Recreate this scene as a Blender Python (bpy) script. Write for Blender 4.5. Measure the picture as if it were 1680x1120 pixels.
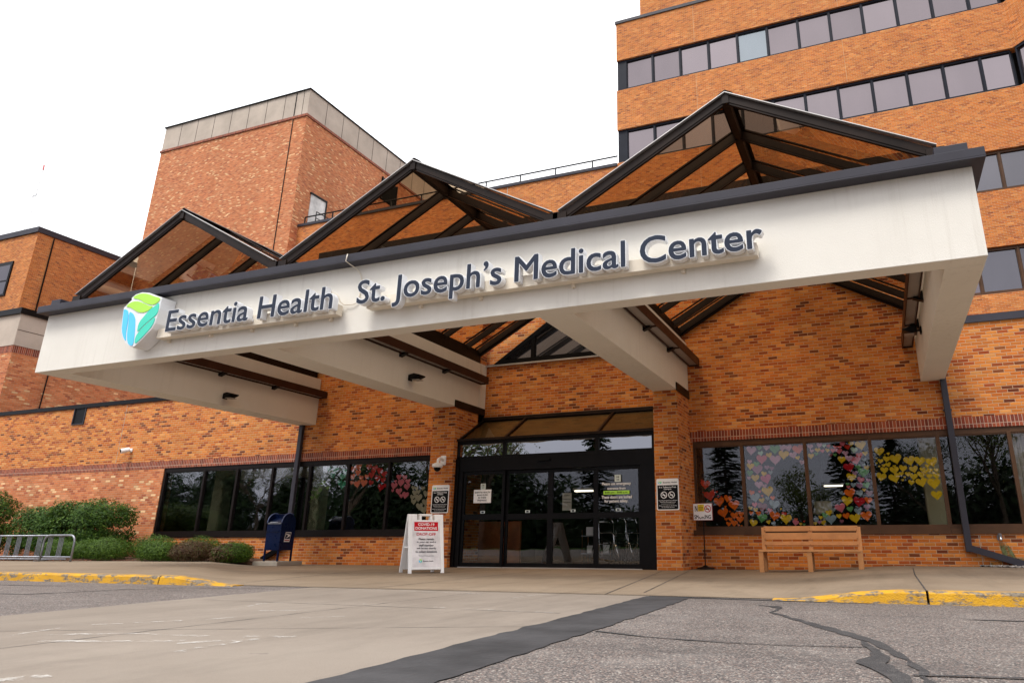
import bpy, bmesh, math, random
from mathutils import Vector, Matrix, noise as mnoise

# ------------------------------------------------------------------ camera, world, light
sc = bpy.context.scene
for o in list(bpy.data.objects):
    bpy.data.objects.remove(o)
R_ = random.Random(7)
cam_d = bpy.data.cameras.new('camera')
cam = bpy.data.objects.new('camera', cam_d)
sc.collection.objects.link(cam)
YAW, PITCH, ROLL = 0.3664, 0.3199, -0.0004
fw = Vector((-math.sin(YAW) * math.cos(PITCH), math.cos(YAW) * math.cos(PITCH), math.sin(PITCH)))
rt = Vector((math.cos(YAW), math.sin(YAW), 0))
up = rt.cross(fw)
r2 = rt * math.cos(ROLL) + up * math.sin(ROLL)
u2 = -rt * math.sin(ROLL) + up * math.cos(ROLL)
cam.matrix_world = Matrix(((r2.x, u2.x, -fw.x, 8.2932), (r2.y, u2.y, -fw.y, -14.3363), (r2.z, u2.z, -fw.z, 0.4631), (0, 0, 0, 1)))
cam_d.sensor_width = 36.0
cam_d.lens = 1169.9 / 1680 * 36
cam_d.shift_x = -141.35 / 1680
cam_d.shift_y = -55.9 / 1680
cam_d.clip_start = 0.05
cam_d.clip_end = 2000
sc.camera = cam

SUN_EL, SUN_ROT = math.radians(60), math.radians(200)
world = bpy.data.worlds.new('World')
sc.world = world
world.use_nodes = True
wn = world.node_tree
wn.nodes.clear()
wo = wn.nodes.new('ShaderNodeOutputWorld')
wb = wn.nodes.new('ShaderNodeBackground')
sky = wn.nodes.new('ShaderNodeTexSky')
sky.sky_type = 'NISHITA'
sky.sun_disc = False
sky.sun_elevation = SUN_EL
sky.sun_rotation = SUN_ROT
sky.air_density = 1.0
sky.dust_density = 4.0
hs = wn.nodes.new('ShaderNodeHueSaturation')
hs.inputs['Saturation'].default_value = 0.35
# cloud cover: an even bright deck with slow variation, over the clear sky
tc = wn.nodes.new('ShaderNodeTexCoord')
nz = wn.nodes.new('ShaderNodeTexNoise')
nz.inputs['Scale'].default_value = 2.2
nz.inputs['Detail'].default_value = 5
mp = wn.nodes.new('ShaderNodeMapping')
mp.inputs['Scale'].default_value = (1, 1, 3.5)
rp = wn.nodes.new('ShaderNodeValToRGB')
rp.color_ramp.elements[0].position = 0.3
rp.color_ramp.elements[0].color = (12.5, 12.7, 13.2, 1)
rp.color_ramp.elements[1].position = 0.7
rp.color_ramp.elements[1].color = (15.5, 15.5, 15.6, 1)
mx = wn.nodes.new('ShaderNodeMix')
mx.data_type = 'RGBA'
mx.inputs['Factor'].default_value = 0.86
L = wn.links.new
L(tc.outputs['Generated'], mp.inputs['Vector'])
L(mp.outputs['Vector'], nz.inputs['Vector'])
L(nz.outputs['Fac'], rp.inputs['Fac'])
L(sky.outputs['Color'], hs.inputs['Color'])
L(hs.outputs['Color'], mx.inputs['A'])
L(rp.outputs['Color'], mx.inputs['B'])
# heavier, darker cloud low in the southern sky (behind the viewer)
sxyz = wn.nodes.new('ShaderNodeSeparateXYZ')
L(tc.outputs['Generated'], sxyz.inputs[0])


def _mr(sock, a, b):
    q = wn.nodes.new('ShaderNodeMapRange')
    q.interpolation_type = 'SMOOTHSTEP'
    q.inputs['From Min'].default_value = a
    q.inputs['From Max'].default_value = b
    L(sock, q.inputs['Value'])
    return q.outputs['Result']


mm1 = wn.nodes.new('ShaderNodeMath')
mm1.operation = 'MULTIPLY'
L(_mr(sxyz.outputs['Y'], 0.15, -0.45), mm1.inputs[0])
L(_mr(sxyz.outputs['Z'], 0.62, 0.12), mm1.inputs[1])
mx2 = wn.nodes.new('ShaderNodeMix')
mx2.data_type = 'RGBA'
mx2.blend_type = 'MULTIPLY'
L(mm1.outputs[0], mx2.inputs['Factor'])
L(mx.outputs['Result'], mx2.inputs['A'])
mx2.inputs['B'].default_value = (0.46, 0.47, 0.54, 1)
L(mx2.outputs['Result'], wb.inputs['Color'])
wb.inputs['Strength'].default_value = 0.084
L(wb.outputs['Background'], wo.inputs['Surface'])

sun_d = bpy.data.lights.new('sun', 'SUN')
sun_d.energy = 1.5
sun_d.angle = math.radians(20)
sun_d.color = (1.0, 0.96, 0.9)
sun = bpy.data.objects.new('sun', sun_d)
sc.collection.objects.link(sun)
# nishita: rotation measured from +Y towards +X
sdir = Vector((math.sin(SUN_ROT) * math.cos(SUN_EL), math.cos(SUN_ROT) * math.cos(SUN_EL), math.sin(SUN_EL)))
sun.rotation_euler = (-sdir).to_track_quat('-Z', 'Y').to_euler()

sc.view_settings.view_transform = 'Standard'
sc.view_settings.look = 'None'
sc.view_settings.gamma = 1
sc.view_settings.use_curve_mapping = False
sc.view_settings.exposure = 0.8

# ------------------------------------------------------------------ helpers
COL = sc.collection


class MB:
    """collects faces of one mesh"""
    def __init__(s):
        s.v, s.f, s.mi = [], [], []
        s.cur = 0

    def add(s, vs, fs):
        b = len(s.v)
        s.v += [tuple(p) for p in vs]
        for f in fs:
            s.f.append([b + i for i in f])
            s.mi.append(s.cur)
        return s

    def box(s, x0, x1, y0, y1, z0, z1):
        v = [(x0, y0, z0), (x1, y0, z0), (x1, y1, z0), (x0, y1, z0), (x0, y0, z1), (x1, y0, z1), (x1, y1, z1), (x0, y1, z1)]
        return s.add(v, [(0, 3, 2, 1), (4, 5, 6, 7), (0, 1, 5, 4), (1, 2, 6, 5), (2, 3, 7, 6), (3, 0, 4, 7)])

    def cbox(s, x0, x1, y0, y1, z0, z1, c=0.01):
        """box with chamfered edges"""
        bm = bmesh.new()
        m = Matrix.Translation(((x0 + x1) / 2, (y0 + y1) / 2, (z0 + z1) / 2)) @ Matrix.Diagonal((x1 - x0, y1 - y0, z1 - z0, 1))
        bmesh.ops.create_cube(bm, size=1, matrix=m)
        bmesh.ops.bevel(bm, geom=bm.edges[:], offset=c, segments=2, affect='EDGES')
        return s.bm(bm)

    def bm(s, bm, mat=None):
        bm.verts.index_update()
        vs = [(mat @ v.co) if mat else v.co.copy() for v in bm.verts]
        fs = [[v.index for v in f.verts] for f in bm.faces]
        s.add(vs, fs)
        bm.free()
        return s

    def prism(s, poly, a0, a1, axis='y'):
        """poly in the plane across axis, swept a0..a1"""
        n = len(poly)

        def P(p, a):
            return {'y': (p[0], a, p[1]), 'x': (a, p[0], p[1]), 'z': (p[0], p[1], a)}[axis]
        v = [P(p, a0) for p in poly] + [P(p, a1) for p in poly]
        f = [tuple(range(n)), tuple(range(2 * n - 1, n - 1, -1))]
        f += [((i + 1) % n, i, n + i, n + (i + 1) % n) for i in range(n)]
        return s.add(v, f)

    def tube(s, pts, r, n=8, cap=True):
        pts = [Vector(p) for p in pts]
        rs = r if isinstance(r, (list, tuple)) else [r] * len(pts)
        rings = []
        prev = None
        for i, p in enumerate(pts):
            d = (pts[min(i + 1, len(pts) - 1)] - pts[max(i - 1, 0)]).normalized()
            if prev is None:
                a = d.orthogonal().normalized()
            else:
                a = (prev - d * prev.dot(d)).normalized()
            prev = a
            b = d.cross(a)
            rings.append([p + (a * math.cos(2 * math.pi * k / n) + b * math.sin(2 * math.pi * k / n)) * rs[i] for k in range(n)])
        v = [q for rg in rings for q in rg]
        f = []
        for i in range(len(pts) - 1):
            for k in range(n):
                f.append((i * n + k, i * n + (k + 1) % n, (i + 1) * n + (k + 1) % n, (i + 1) * n + k))
        if cap:
            f.append(tuple(range(n))[::-1])
            f.append(tuple((len(pts) - 1) * n + k for k in range(n)))
        return s.add(v, f)

    def bar(s, p, q, w, h, upv=(0, 0, 1)):
        """rectangular bar from p to q; w across, h along upv"""
        p, q = Vector(p), Vector(q)
        d = (q - p).normalized()
        a = d.cross(Vector(upv)).normalized()
        b = a.cross(d).normalized()
        v = []
        for c in (p, q):
            for i, j in ((-1, -1), (1, -1), (1, 1), (-1, 1)):
                v.append(c + a * (w / 2 * i) + b * (h / 2 * j))
        return s.add(v, [(0, 3, 2, 1), (4, 5, 6, 7), (0, 1, 5, 4), (1, 2, 6, 5), (2, 3, 7, 6), (3, 0, 4, 7)])

    def build(s, name, mat, parent=None, smooth=False, bevel=0, loc=None):
        me = bpy.data.meshes.new(name)
        me.from_pydata([tuple(p) for p in s.v], [], s.f)
        mats = mat if isinstance(mat, (list, tuple)) else [mat]
        for m in mats:
            me.materials.append(m)
        if len(mats) > 1:
            me.polygons.foreach_set('material_index', s.mi)
        bm = bmesh.new()
        bm.from_mesh(me)
        bmesh.ops.recalc_face_normals(bm, faces=bm.faces[:])
        bm.to_mesh(me)
        bm.free()
        if smooth:
            for p in me.polygons:
                p.use_smooth = True
        return link(name, me, parent, bevel)


def link(name, me, parent=None, bevel=0):
    o = bpy.data.objects.new(name, me)
    COL.objects.link(o)
    if parent:
        o.parent = parent
        o.matrix_parent_inverse = parent.matrix_world.inverted()
    if bevel:
        md = o.modifiers.new('bevel', 'BEVEL')
        md.width = bevel
        md.segments = 2
        md.limit_method = 'ANGLE'
        md.angle_limit = math.radians(40)
        md.harden_normals = False
    return o


def thing(name, label, cat, loc=(0, 0, 0), group=None):
    o = bpy.data.objects.new(name, None)
    o.empty_display_size = 0.2
    COL.objects.link(o)
    o.location = loc
    o.matrix_world = Matrix.Translation(loc)
    o['label'] = label
    o['category'] = cat
    if group:
        o['group'] = group
    return o


def tag(o, label, cat, group=None):
    o['label'] = label
    o['category'] = cat
    if group:
        o['group'] = group
    return o


def struct(o):
    o['kind'] = 'structure'
    return o


# ------------------------------------------------------------------ materials
def newmat(name):
    m = bpy.data.materials.new(name)
    m.use_nodes = True
    nt = m.node_tree
    nt.nodes.clear()
    out = nt.nodes.new('ShaderNodeOutputMaterial')
    return m, nt, out


class NT:
    def __init__(s, nt):
        s.nt = nt

    def n(s, t, **kw):
        nd = s.nt.nodes.new(t)
        for k, v in kw.items():
            setattr(nd, k, v)
        return nd

    def l(s, a, b):
        s.nt.links.new(a, b)

    def m(s, op, a, b=None, c=None):
        nd = s.nt.nodes.new('ShaderNodeMath')
        nd.operation = op
        for i, x in enumerate((a, b, c)):
            if x is None:
                continue
            if isinstance(x, (int, float)):
                nd.inputs[i].default_value = x
            else:
                s.l(x, nd.inputs[i])
        return nd.outputs[0]

    def mixc(s, fac, a, b, blend='MIX'):
        nd = s.nt.nodes.new('ShaderNodeMix')
        nd.data_type = 'RGBA'
        nd.blend_type = blend
        for k, x in (('Factor', fac), ('A', a), ('B', b)):
            if isinstance(x, (int, float)):
                nd.inputs[k].default_value = x
            elif isinstance(x, tuple):
                nd.inputs[k].default_value = (*x, 1)
            else:
                s.l(x, nd.inputs[k])
        return nd.outputs['Result']

    def ramp(s, fac, stops, interp='LINEAR'):
        nd = s.nt.nodes.new('ShaderNodeValToRGB')
        cr = nd.color_ramp
        cr.interpolation = interp
        while len(cr.elements) < len(stops):
            cr.elements.new(0.5)
        for e, (p, c) in zip(cr.elements, stops):
            e.position = p
            e.color = (*c, 1) if isinstance(c, tuple) else (c, c, c, 1)
        s.l(fac, nd.inputs['Fac'])
        return nd.outputs['Color']

    def noise(s, scale, detail=3, rough=0.5, vec=None, mapscale=None):
        nd = s.nt.nodes.new('ShaderNodeTexNoise')
        nd.inputs['Scale'].default_value = scale
        nd.inputs['Detail'].default_value = detail
        nd.inputs['Roughness'].default_value = rough
        if vec is None:
            vec = s.pos()
        if mapscale:
            mpn = s.nt.nodes.new('ShaderNodeMapping')
            mpn.inputs['Scale'].default_value = mapscale
            s.l(vec, mpn.inputs['Vector'])
            vec = mpn.outputs['Vector']
        s.l(vec, nd.inputs['Vector'])
        return nd.outputs['Fac']

    def pos(s):
        g = s.nt.nodes.new('ShaderNodeNewGeometry')
        return g.outputs['Position']

    def bsdf(s, out, col, rough=0.6, metal=0.0, spec=0.5, bump=None, bdist=0.01, bstr=1.0):
        b = s.nt.nodes.new('ShaderNodeBsdfPrincipled')
        if isinstance(col, tuple):
            b.inputs['Base Color'].default_value = (*col, 1)
        else:
            s.l(col, b.inputs['Base Color'])
        if isinstance(rough, (int, float)):
            b.inputs['Roughness'].default_value = rough
        else:
            s.l(rough, b.inputs['Roughness'])
        b.inputs['Metallic'].default_value = metal
        b.inputs['Specular IOR Level'].default_value = spec
        if bump is not None:
            bn = s.nt.nodes.new('ShaderNodeBump')
            bn.inputs['Distance'].default_value = bdist
            bn.inputs['Strength'].default_value = bstr
            s.l(bump, bn.inputs['Height'])
            s.l(bn.outputs['Normal'], b.inputs['Normal'])
        s.l(b.outputs[0], out.inputs['Surface'])
        return b


def plain(name, col, rough=0.5, metal=0.0, spec=0.5, var=0.12, scale=6.0, bump=0.0):
    m, nt, out = newmat(name)
    k = NT(nt)
    f = k.noise(scale, 4, 0.6)
    c2 = tuple(max(0, c * (1 - var * 2)) for c in col)
    c1 = tuple(min(1, c * (1 + var)) for c in col)
    c = k.ramp(f, [(0.3, c2), (0.7, c1)])
    rr = k.m('ADD', k.m('MULTIPLY', k.noise(scale * 3, 2), 0.2), rough - 0.1)
    k.bsdf(out, c, rr, metal, spec, bump=(k.noise(scale * 12, 3) if bump else None), bdist=bump or 0.01)
    return m


def brick_mat(name, stops, Lb=0.18, Hb=0.0605, mort=(0.48, 0.29, 0.165), clump=0.5, bond=0.5, mw=0.009, seed=0.0, mortvar=0.35, soft=0.25):
    m, nt, out = newmat(name)
    k = NT(nt)
    g = k.n('ShaderNodeNewGeometry')
    sp = k.n('ShaderNodeSeparateXYZ')
    k.l(g.outputs['Position'], sp.inputs[0])
    sn = k.n('ShaderNodeSeparateXYZ')
    k.l(g.outputs['True Normal'], sn.inputs[0])
    isx = k.m('GREATER_THAN', k.m('ABSOLUTE', sn.outputs['X']), 0.72)
    u = k.m('ADD', k.m('MULTIPLY', sp.outputs['X'], k.m('SUBTRACT', 1.0, isx)), k.m('MULTIPLY', sp.outputs['Y'], isx))
    u = k.m('ADD', u, 500 * Lb)
    v = k.m('DIVIDE', k.m('ADD', sp.outputs['Z'], 200 * Hb), Hb)
    row = k.m('FLOOR', v)
    odd = k.m('MULTIPLY', k.m('FRACT', k.m('MULTIPLY', row, 0.5)), 2 * bond)
    cu = k.m('ADD', k.m('DIVIDE', u, Lb), odd)
    colm = k.m('FLOOR', cu)
    fu = k.m('FRACT', cu)
    fv = k.m('FRACT', v)
    du = k.m('MULTIPLY', k.m('MINIMUM', fu, k.m('SUBTRACT', 1.0, fu)), Lb)
    dv = k.m('MULTIPLY', k.m('MINIMUM', fv, k.m('SUBTRACT', 1.0, fv)), Hb)
    dd = k.m('MINIMUM', du, dv)
    wob = k.m('MULTIPLY', k.m('SUBTRACT', k.noise(60, 2), 0.5), 0.004)
    dd = k.m('ADD', dd, wob)
    ms = k.n('ShaderNodeMapRange')
    ms.inputs['From Min'].default_value = mw * 0.35
    ms.inputs['From Max'].default_value = mw * 0.75
    k.l(dd, ms.inputs['Value'])
    mask = ms.outputs['Result']      # 0 mortar, 1 brick
    cv = k.n('ShaderNodeCombineXYZ')
    k.l(colm, cv.inputs[0])
    k.l(row, cv.inputs[1])
    k.l(k.m('ADD', isx, seed), cv.inputs[2])
    wnz = k.n('ShaderNodeTexWhiteNoise', noise_dimensions='3D')
    k.l(cv.outputs[0], wnz.inputs['Vector'])
    wsep = k.n('ShaderNodeSeparateColor')
    k.l(wnz.outputs['Color'], wsep.inputs[0])
    cl = k.noise(0.16, 3, 0.6, vec=cv.outputs[0], mapscale=(1.0, 1.6, 1.0))
    t = k.m('ADD', wnz.outputs['Value'], k.m('MULTIPLY', k.m('SUBTRACT', cl, 0.5), clump))
    t = k.m('MINIMUM', k.m('MAXIMUM', t, 0.0), 1.0)
    base = k.ramp(t, stops, 'CONSTANT')
    base = k.mixc(k.m('MULTIPLY', wsep.outputs[1], soft), base, (0.60, 0.212, 0.046))
    val = k.m('ADD', 0.82, k.m('MULTIPLY', wsep.outputs[2], 0.3))
    base = k.mixc(1.0, base, _gray(k, val), 'MULTIPLY')
    fine = k.m('ADD', 0.86, k.m('MULTIPLY', k.noise(28, 3, 0.6), 0.28))
    base = k.mixc(1.0, base, _gray(k, fine), 'MULTIPLY')
    grime = k.m('ADD', 0.8, k.m('MULTIPLY', k.noise(0.7, 4, 0.6, mapscale=(1, 1, 0.35)), 0.4))
    mcol = k.mixc(k.m('MULTIPLY', k.noise(1.3, 3), mortvar), mort, (0.66, 0.5, 0.36))
    c = k.mixc(mask, mcol, base)
    c = k.mixc(1.0, c, _gray(k, grime), 'MULTIPLY')
    hgt = k.m('ADD', mask, k.m('MULTIPLY', k.noise(90, 2), 0.25))
    k.bsdf(out, c, 0.85, 0, 0.25, bump=hgt, bdist=0.004)
    return m


def _gray(k, val):
    cc = k.n('ShaderNodeCombineColor')
    for i in range(3):
        k.l(val, cc.inputs[i])
    return cc.outputs[0]


M = {}
LT, MD, DK, RD = (0.62, 0.218, 0.042), (0.50, 0.128, 0.018), (0.135, 0.028, 0.010), (0.31, 0.056, 0.012)
M['brick'] = brick_mat('brick_orange', [(0, DK), (0.06, RD), (0.20, MD), (0.44, (0.55, 0.170, 0.032)), (0.72, LT), (0.955, (0.66, 0.29, 0.085))], clump=0.6)
M['brick_far'] = brick_mat('brick_orange_far', [(0, (0.27, 0.065, 0.02)), (0.05, (0.40, 0.10, 0.024)), (0.22, (0.50, 0.135, 0.022)), (0.5, (0.56, 0.172, 0.032)), (0.78, (0.60, 0.205, 0.044)), (0.97, (0.64, 0.27, 0.08))], clump=0.6, seed=5.0, soft=0.45)
M['brick_pink'] = brick_mat('brick_red_cream', [(0, (0.38, 0.10, 0.045)), (0.09, (0.52, 0.16, 0.06)), (0.40, (0.58, 0.20, 0.08)), (0.72, (0.60, 0.245, 0.11)), (0.945, (0.78, 0.50, 0.26))], clump=0.3, seed=9.0, mort=(0.45, 0.22, 0.13), soft=0.12)
M['soldier'] = brick_mat('brick_soldier', [(0, (0.17, 0.035, 0.02)), (0.3, (0.25, 0.05, 0.026)), (0.6, (0.31, 0.075, 0.034)), (0.9, (0.22, 0.05, 0.03))], Lb=0.0605, Hb=0.5, bond=0.0, mort=(0.5, 0.33, 0.25), seed=3.0, soft=0.0, clump=0.3)
M['dark_metal'] = plain('dark_bronze_metal', (0.020, 0.0115, 0.008), 0.4, 0.0, 0.14, 0.2, 3)
M['black_metal'] = plain('black_metal', (0.0045, 0.004, 0.0045), 0.35, 0.0, 0.14, 0.2, 4)
M['slate_metal'] = plain('slate_grey_trim', (0.040, 0.038, 0.049), 0.5, 0.0, 0.25, 0.1, 1.2)
M['brown_metal'] = plain('brown_metal', (0.05, 0.020, 0.012), 0.42, 0.0, 0.14, 0.12, 3)
M['frame_bronze'] = plain('window_frame_bronze', (0.085, 0.040, 0.018), 0.5, 0.0, 0.25, 0.12, 3)
M['frame_dark'] = plain('window_frame_dark', (0.011, 0.007, 0.006), 0.4, 0.0, 0.14, 0.1, 3)
M['frame_blue'] = plain('window_frame_slate', (0.014, 0.016, 0.025), 0.5, 0.0, 0.14, 0.1, 2)
M['alu'] = plain('aluminium', (0.50, 0.48, 0.46), 0.4, 0.5, 0.5, 0.06, 3)
M['galv'] = plain('galvanised_steel', (0.27, 0.28, 0.31), 0.42, 0.7, 0.5, 0.15, 8)
M['white'] = plain('white_plastic', (0.90, 0.90, 0.90), 0.4, 0, 0.5, 0.03, 5)
M['white_letter'] = plain('white_letter_return', (0.80, 0.81, 0.83), 0.4, 0, 0.5, 0.03, 5)
M['slate'] = plain('slate_letter_face', (0.028, 0.036, 0.058), 0.35, 0, 0.14, 0.03, 5)
M['black'] = plain('black_paint', (0.005, 0.005, 0.006), 0.45, 0, 0.14, 0.05, 5)
M['red'] = plain('red_print', (0.55, 0.008, 0.02), 0.6, 0, 0.1, 0.04, 5)
M['lime'] = plain('lime_green', (0.42, 0.80, 0.06), 0.4, 0, 0.5, 0.02, 5)
M['cyan'] = plain('sky_blue', (0.09, 0.60, 0.92), 0.4, 0, 0.5, 0.02, 5)
M['teal'] = plain('teal_green', (0.05, 0.66, 0.48), 0.4, 0, 0.5, 0.02, 5)
M['yellow'] = plain('yellow_paper', (0.85, 0.62, 0.03), 0.6, 0, 0.4, 0.04, 5)
M['cream'] = plain('cream_metal', (0.74, 0.66, 0.54), 0.45, 0, 0.5, 0.05, 3)
M['bench'] = plain('tan_recycled_plastic', (0.56, 0.27, 0.105), 0.6, 0, 0.4, 0.10, 5, 0.003)
M['blue'] = plain('navy_mailbox_paint', (0.004, 0.011, 0.048), 0.3, 0, 0.14, 0.12, 5)
M['lens'] = plain('fixture_lens', (0.30, 0.27, 0.25), 0.35, 0, 0.5, 0.05, 4)
M['door_white'] = plain('rusty_white_door', (0.66, 0.64, 0.62), 0.5, 0, 0.5, 0.2, 1.6)
M['wood'] = plain('interior_wood', (0.36, 0.10, 0.025), 0.45, 0, 0.5, 0.2, 3)
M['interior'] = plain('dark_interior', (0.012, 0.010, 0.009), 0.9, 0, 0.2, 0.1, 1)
M['olive'] = plain('interior_column_paint', (0.50, 0.46, 0.27), 0.8, 0, 0.2, 0.06, 1)
M['chrome'] = plain('chrome', (0.8, 0.8, 0.8), 0.15, 1.0, 0.5, 0.02, 3)
M['stone'] = plain('precast_panel', (0.50, 0.42, 0.35), 0.85, 0, 0.2, 0.09, 0.9, 0.002)
M['roof'] = plain('roof_membrane', (0.12, 0.11, 0.10), 0.9, 0, 0.2, 0.1, 1)
M['soil'] = plain('mulch', (0.12, 0.065, 0.04), 0.95, 0, 0.2, 0.5, 9, 0.02)


def stucco():
    m, nt, out = newmat('cream_stucco')
    k = NT(nt)
    g = k.n('ShaderNodeNewGeometry')
    c = k.ramp(k.noise(1.1, 4, 0.6), [(0.3, (0.75, 0.715, 0.645)), (0.7, (0.80, 0.765, 0.695))])
    # rain streaks: thin, long in z
    st = k.noise(9.0, 4, 0.65, mapscale=(1.6, 1.0, 0.06))
    big = k.noise(0.8, 2, 0.5)
    stm = k.m('MULTIPLY', k.ramp(st, [(0.52, 0.0), (0.75, 1.0)]), k.ramp(big, [(0.42, 0.0), (0.62, 1.0)]))
    c = k.mixc(k.m('MULTIPLY', stm, 0.20), c, (0.36, 0.30, 0.23))
    k.bsdf(out, c, 0.9, 0, 0.2, bump=k.noise(140, 3, 0.6), bdist=0.004)
    return m


def concrete(name, a, b, spots=True):
    m, nt, out = newmat(name)
    k = NT(nt)
    c = k.ramp(k.noise(0.55, 6, 0.62), [(0.28, a), (0.72, b)])
    c = k.mixc(k.m('MULTIPLY', k.ramp(k.noise(2.3, 5, 0.7, mapscale=(1, .35, 1)), [(0.5, 0.0), (0.78, 1.0)]), 0.45), c, tuple(x * 0.62 for x in a))
    if spots:
        c = k.mixc(k.m('MULTIPLY', k.ramp(k.noise(7, 3, 0.6), [(0.70, 0.0), (0.74, 1.0)]), 0.4), c, (0.12, 0.10, 0.085))
    c = k.mixc(k.m('MULTIPLY', k.ramp(k.noise(1.4, 5, 0.7, mapscale=(1.6, .12, 1)), [(0.52, 0.0), (0.70, 1.0)]), 0.30), c, tuple(x * 0.5 for x in a))
    c = k.mixc(k.m('MULTIPLY', k.ramp(k.noise(0.9, 6, 0.75), [(0.55, 0.0), (0.72, 1.0)]), 0.35), c, tuple(min(1, x * 1.25) for x in b))
    fine = k.m('ADD', 0.84, k.m('MULTIPLY', k.noise(220, 2, 0.7), 0.32))
    c = k.mixc(1.0, c, _gray(k, fine), 'MULTIPLY')
    k.bsdf(out, c, 0.9, 0, 0.25, bump=k.noise(160, 4, 0.6), bdist=0.003)
    return m


def asphalt():
    m, nt, out = newmat('aggregate_asphalt')
    k = NT(nt)
    vo = k.n('ShaderNodeTexVoronoi')
    vo.inputs['Scale'].default_value = 120
    k.l(k.pos(), vo.inputs['Vector'])
    sp = k.n('ShaderNodeSeparateColor')
    k.l(vo.outputs['Color'], sp.inputs[0])
    stone = k.ramp(sp.outputs[0], [(0.0, (0.09, 0.08, 0.078)), (0.2, (0.15, 0.13, 0.122)), (0.42, (0.21, 0.175, 0.16)), (0.64, (0.26, 0.19, 0.16)), (0.82, (0.33, 0.285, 0.255)), (0.95, (0.48, 0.43, 0.38))], 'CONSTANT')
    c = k.mixc(k.ramp(vo.outputs['Distance'], [(0.5, 0.0), (0.8, 0.8)]), stone, (0.07, 0.065, 0.062))
    big = k.m('ADD', 0.68, k.m('MULTIPLY', k.noise(0.6, 5, 0.65), 0.62))
    c = k.mixc(1.0, c, _gray(k, k.m('MULTIPLY', big, 0.84)), 'MULTIPLY')
    c = k.mixc(k.m('MULTIPLY', k.ramp(k.noise(1.1, 4, 0.6, mapscale=(.5, 2.2, 1)), [(0.58, 0.0), (0.72, 1.0)]), 0.45), c, (0.06, 0.055, 0.055))
    c = k.mixc(k.m('MULTIPLY', k.ramp(k.noise(0.35, 5, 0.7, mapscale=(.3, 1.6, 1)), [(0.50, 0.0), (0.68, 1.0)]), 0.30), c, (0.05, 0.045, 0.042))
    c = k.mixc(k.m('MULTIPLY', k.ramp(k.noise(3.2, 4, 0.65), [(0.66, 0.0), (0.73, 1.0)]), 0.5), c, (0.04, 0.037, 0.036))
    c = k.mixc(k.m('MULTIPLY', k.ramp(k.noise(2.1, 5, 0.7), [(0.52, 0.0), (0.75, 1.0)]), 0.25), c, (0.36, 0.33, 0.30))
    k.bsdf(out, c, 0.85, 0, 0.3, bump=vo.outputs['Distance'], bdist=-0.004)
    return m


def tar(name='tar_sealant', a=(0.022, 0.021, 0.023), b=(0.050, 0.048, 0.049)):
    m, nt, out = newmat(name)
    k = NT(nt)
    c = k.ramp(k.noise(3, 5, 0.7), [(0.3, a), (0.75, b)])
    c = k.mixc(k.m('MULTIPLY', k.ramp(k.noise(300, 1), [(0.55, 0.0), (0.68, 1.0)]), 0.5), c, (0.2, 0.19, 0.18))
    c = k.mixc(k.m('MULTIPLY', k.ramp(k.noise(16, 4, 0.7), [(0.54, 0.0), (0.66, 1.0)]), 0.4), c, (0.12, 0.11, 0.105))
    k.bsdf(out, c, 0.75, 0, 0.3, bump=k.noise(120, 3), bdist=0.003)
    return m


def kerb_paint():
    m, nt, out = newmat('worn_yellow_kerb_paint')
    k = NT(nt)
    w = k.noise(5.5, 6, 0.72, mapscale=(0.8, 1.5, 2.2))
    f = k.ramp(w, [(0.475, 0.0), (0.55, 1.0)])
    y = k.ramp(k.noise(2.5, 4, 0.6), [(0.3, (0.44, 0.22, 0.012)), (0.7, (0.66, 0.35, 0.02))])
    g = k.ramp(k.noise(30, 3), [(0.3, (0.10, 0.08, 0.06)), (0.7, (0.28, 0.23, 0.17))])
    c = k.mixc(f, y, g)
    k.bsdf(out, c, 0.75, 0, 0.3, bump=k.m('ADD', w, k.noise(90, 2)), bdist=0.006)
    return m


def worn_white():
    m, nt, out = newmat('worn_white_paint')
    k = NT(nt)
    b = k.n('ShaderNodeBsdfPrincipled')
    b.inputs['Base Color'].default_value = (0.72, 0.70, 0.66, 1)
    b.inputs['Roughness'].default_value = 0.8
    t = k.n('ShaderNodeBsdfTransparent')
    mxs = k.n('ShaderNodeMixShader')
    f = k.ramp(k.noise(9, 6, 0.75), [(0.47, 0.0), (0.66, 0.7)])
    k.l(f, mxs.inputs[0])
    k.l(t.outputs[0], mxs.inputs[1])
    k.l(b.outputs[0], mxs.inputs[2])
    k.l(mxs.outputs[0], out.inputs['Surface'])
    return m


def glass(name, tint, base=0.10, graz=0.9, rough=0.0, wav=0.0, gcol=(1, 1, 1)):
    m, nt, out = newmat(name)
    k = NT(nt)
    t = k.n('ShaderNodeBsdfTransparent')
    t.inputs[0].default_value = (*tint, 1)
    g = k.n('ShaderNodeBsdfGlossy')
    g.inputs['Color'].default_value = (*gcol, 1)
    g.inputs['Roughness'].default_value = rough
    lw = k.n('ShaderNodeFresnel')
    lw.inputs['IOR'].default_value = 1.5
    f = k.m('MINIMUM', k.m('ADD', base, k.m('MULTIPLY', lw.outputs[0], graz)), 1.0)
    if wav:
        bn = k.n('ShaderNodeBump')
        bn.inputs['Distance'].default_value = wav
        k.l(k.noise(1.7, 2, 0.4), bn.inputs['Height'])
        k.l(bn.outputs[0], g.inputs['Normal'])
    mxs = k.n('ShaderNodeMixShader')
    k.l(f, mxs.inputs[0])
    k.l(t.outputs[0], mxs.inputs[1])
    k.l(g.outputs[0], mxs.inputs[2])
    k.l(mxs.outputs[0], out.inputs['Surface'])
    return m


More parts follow.
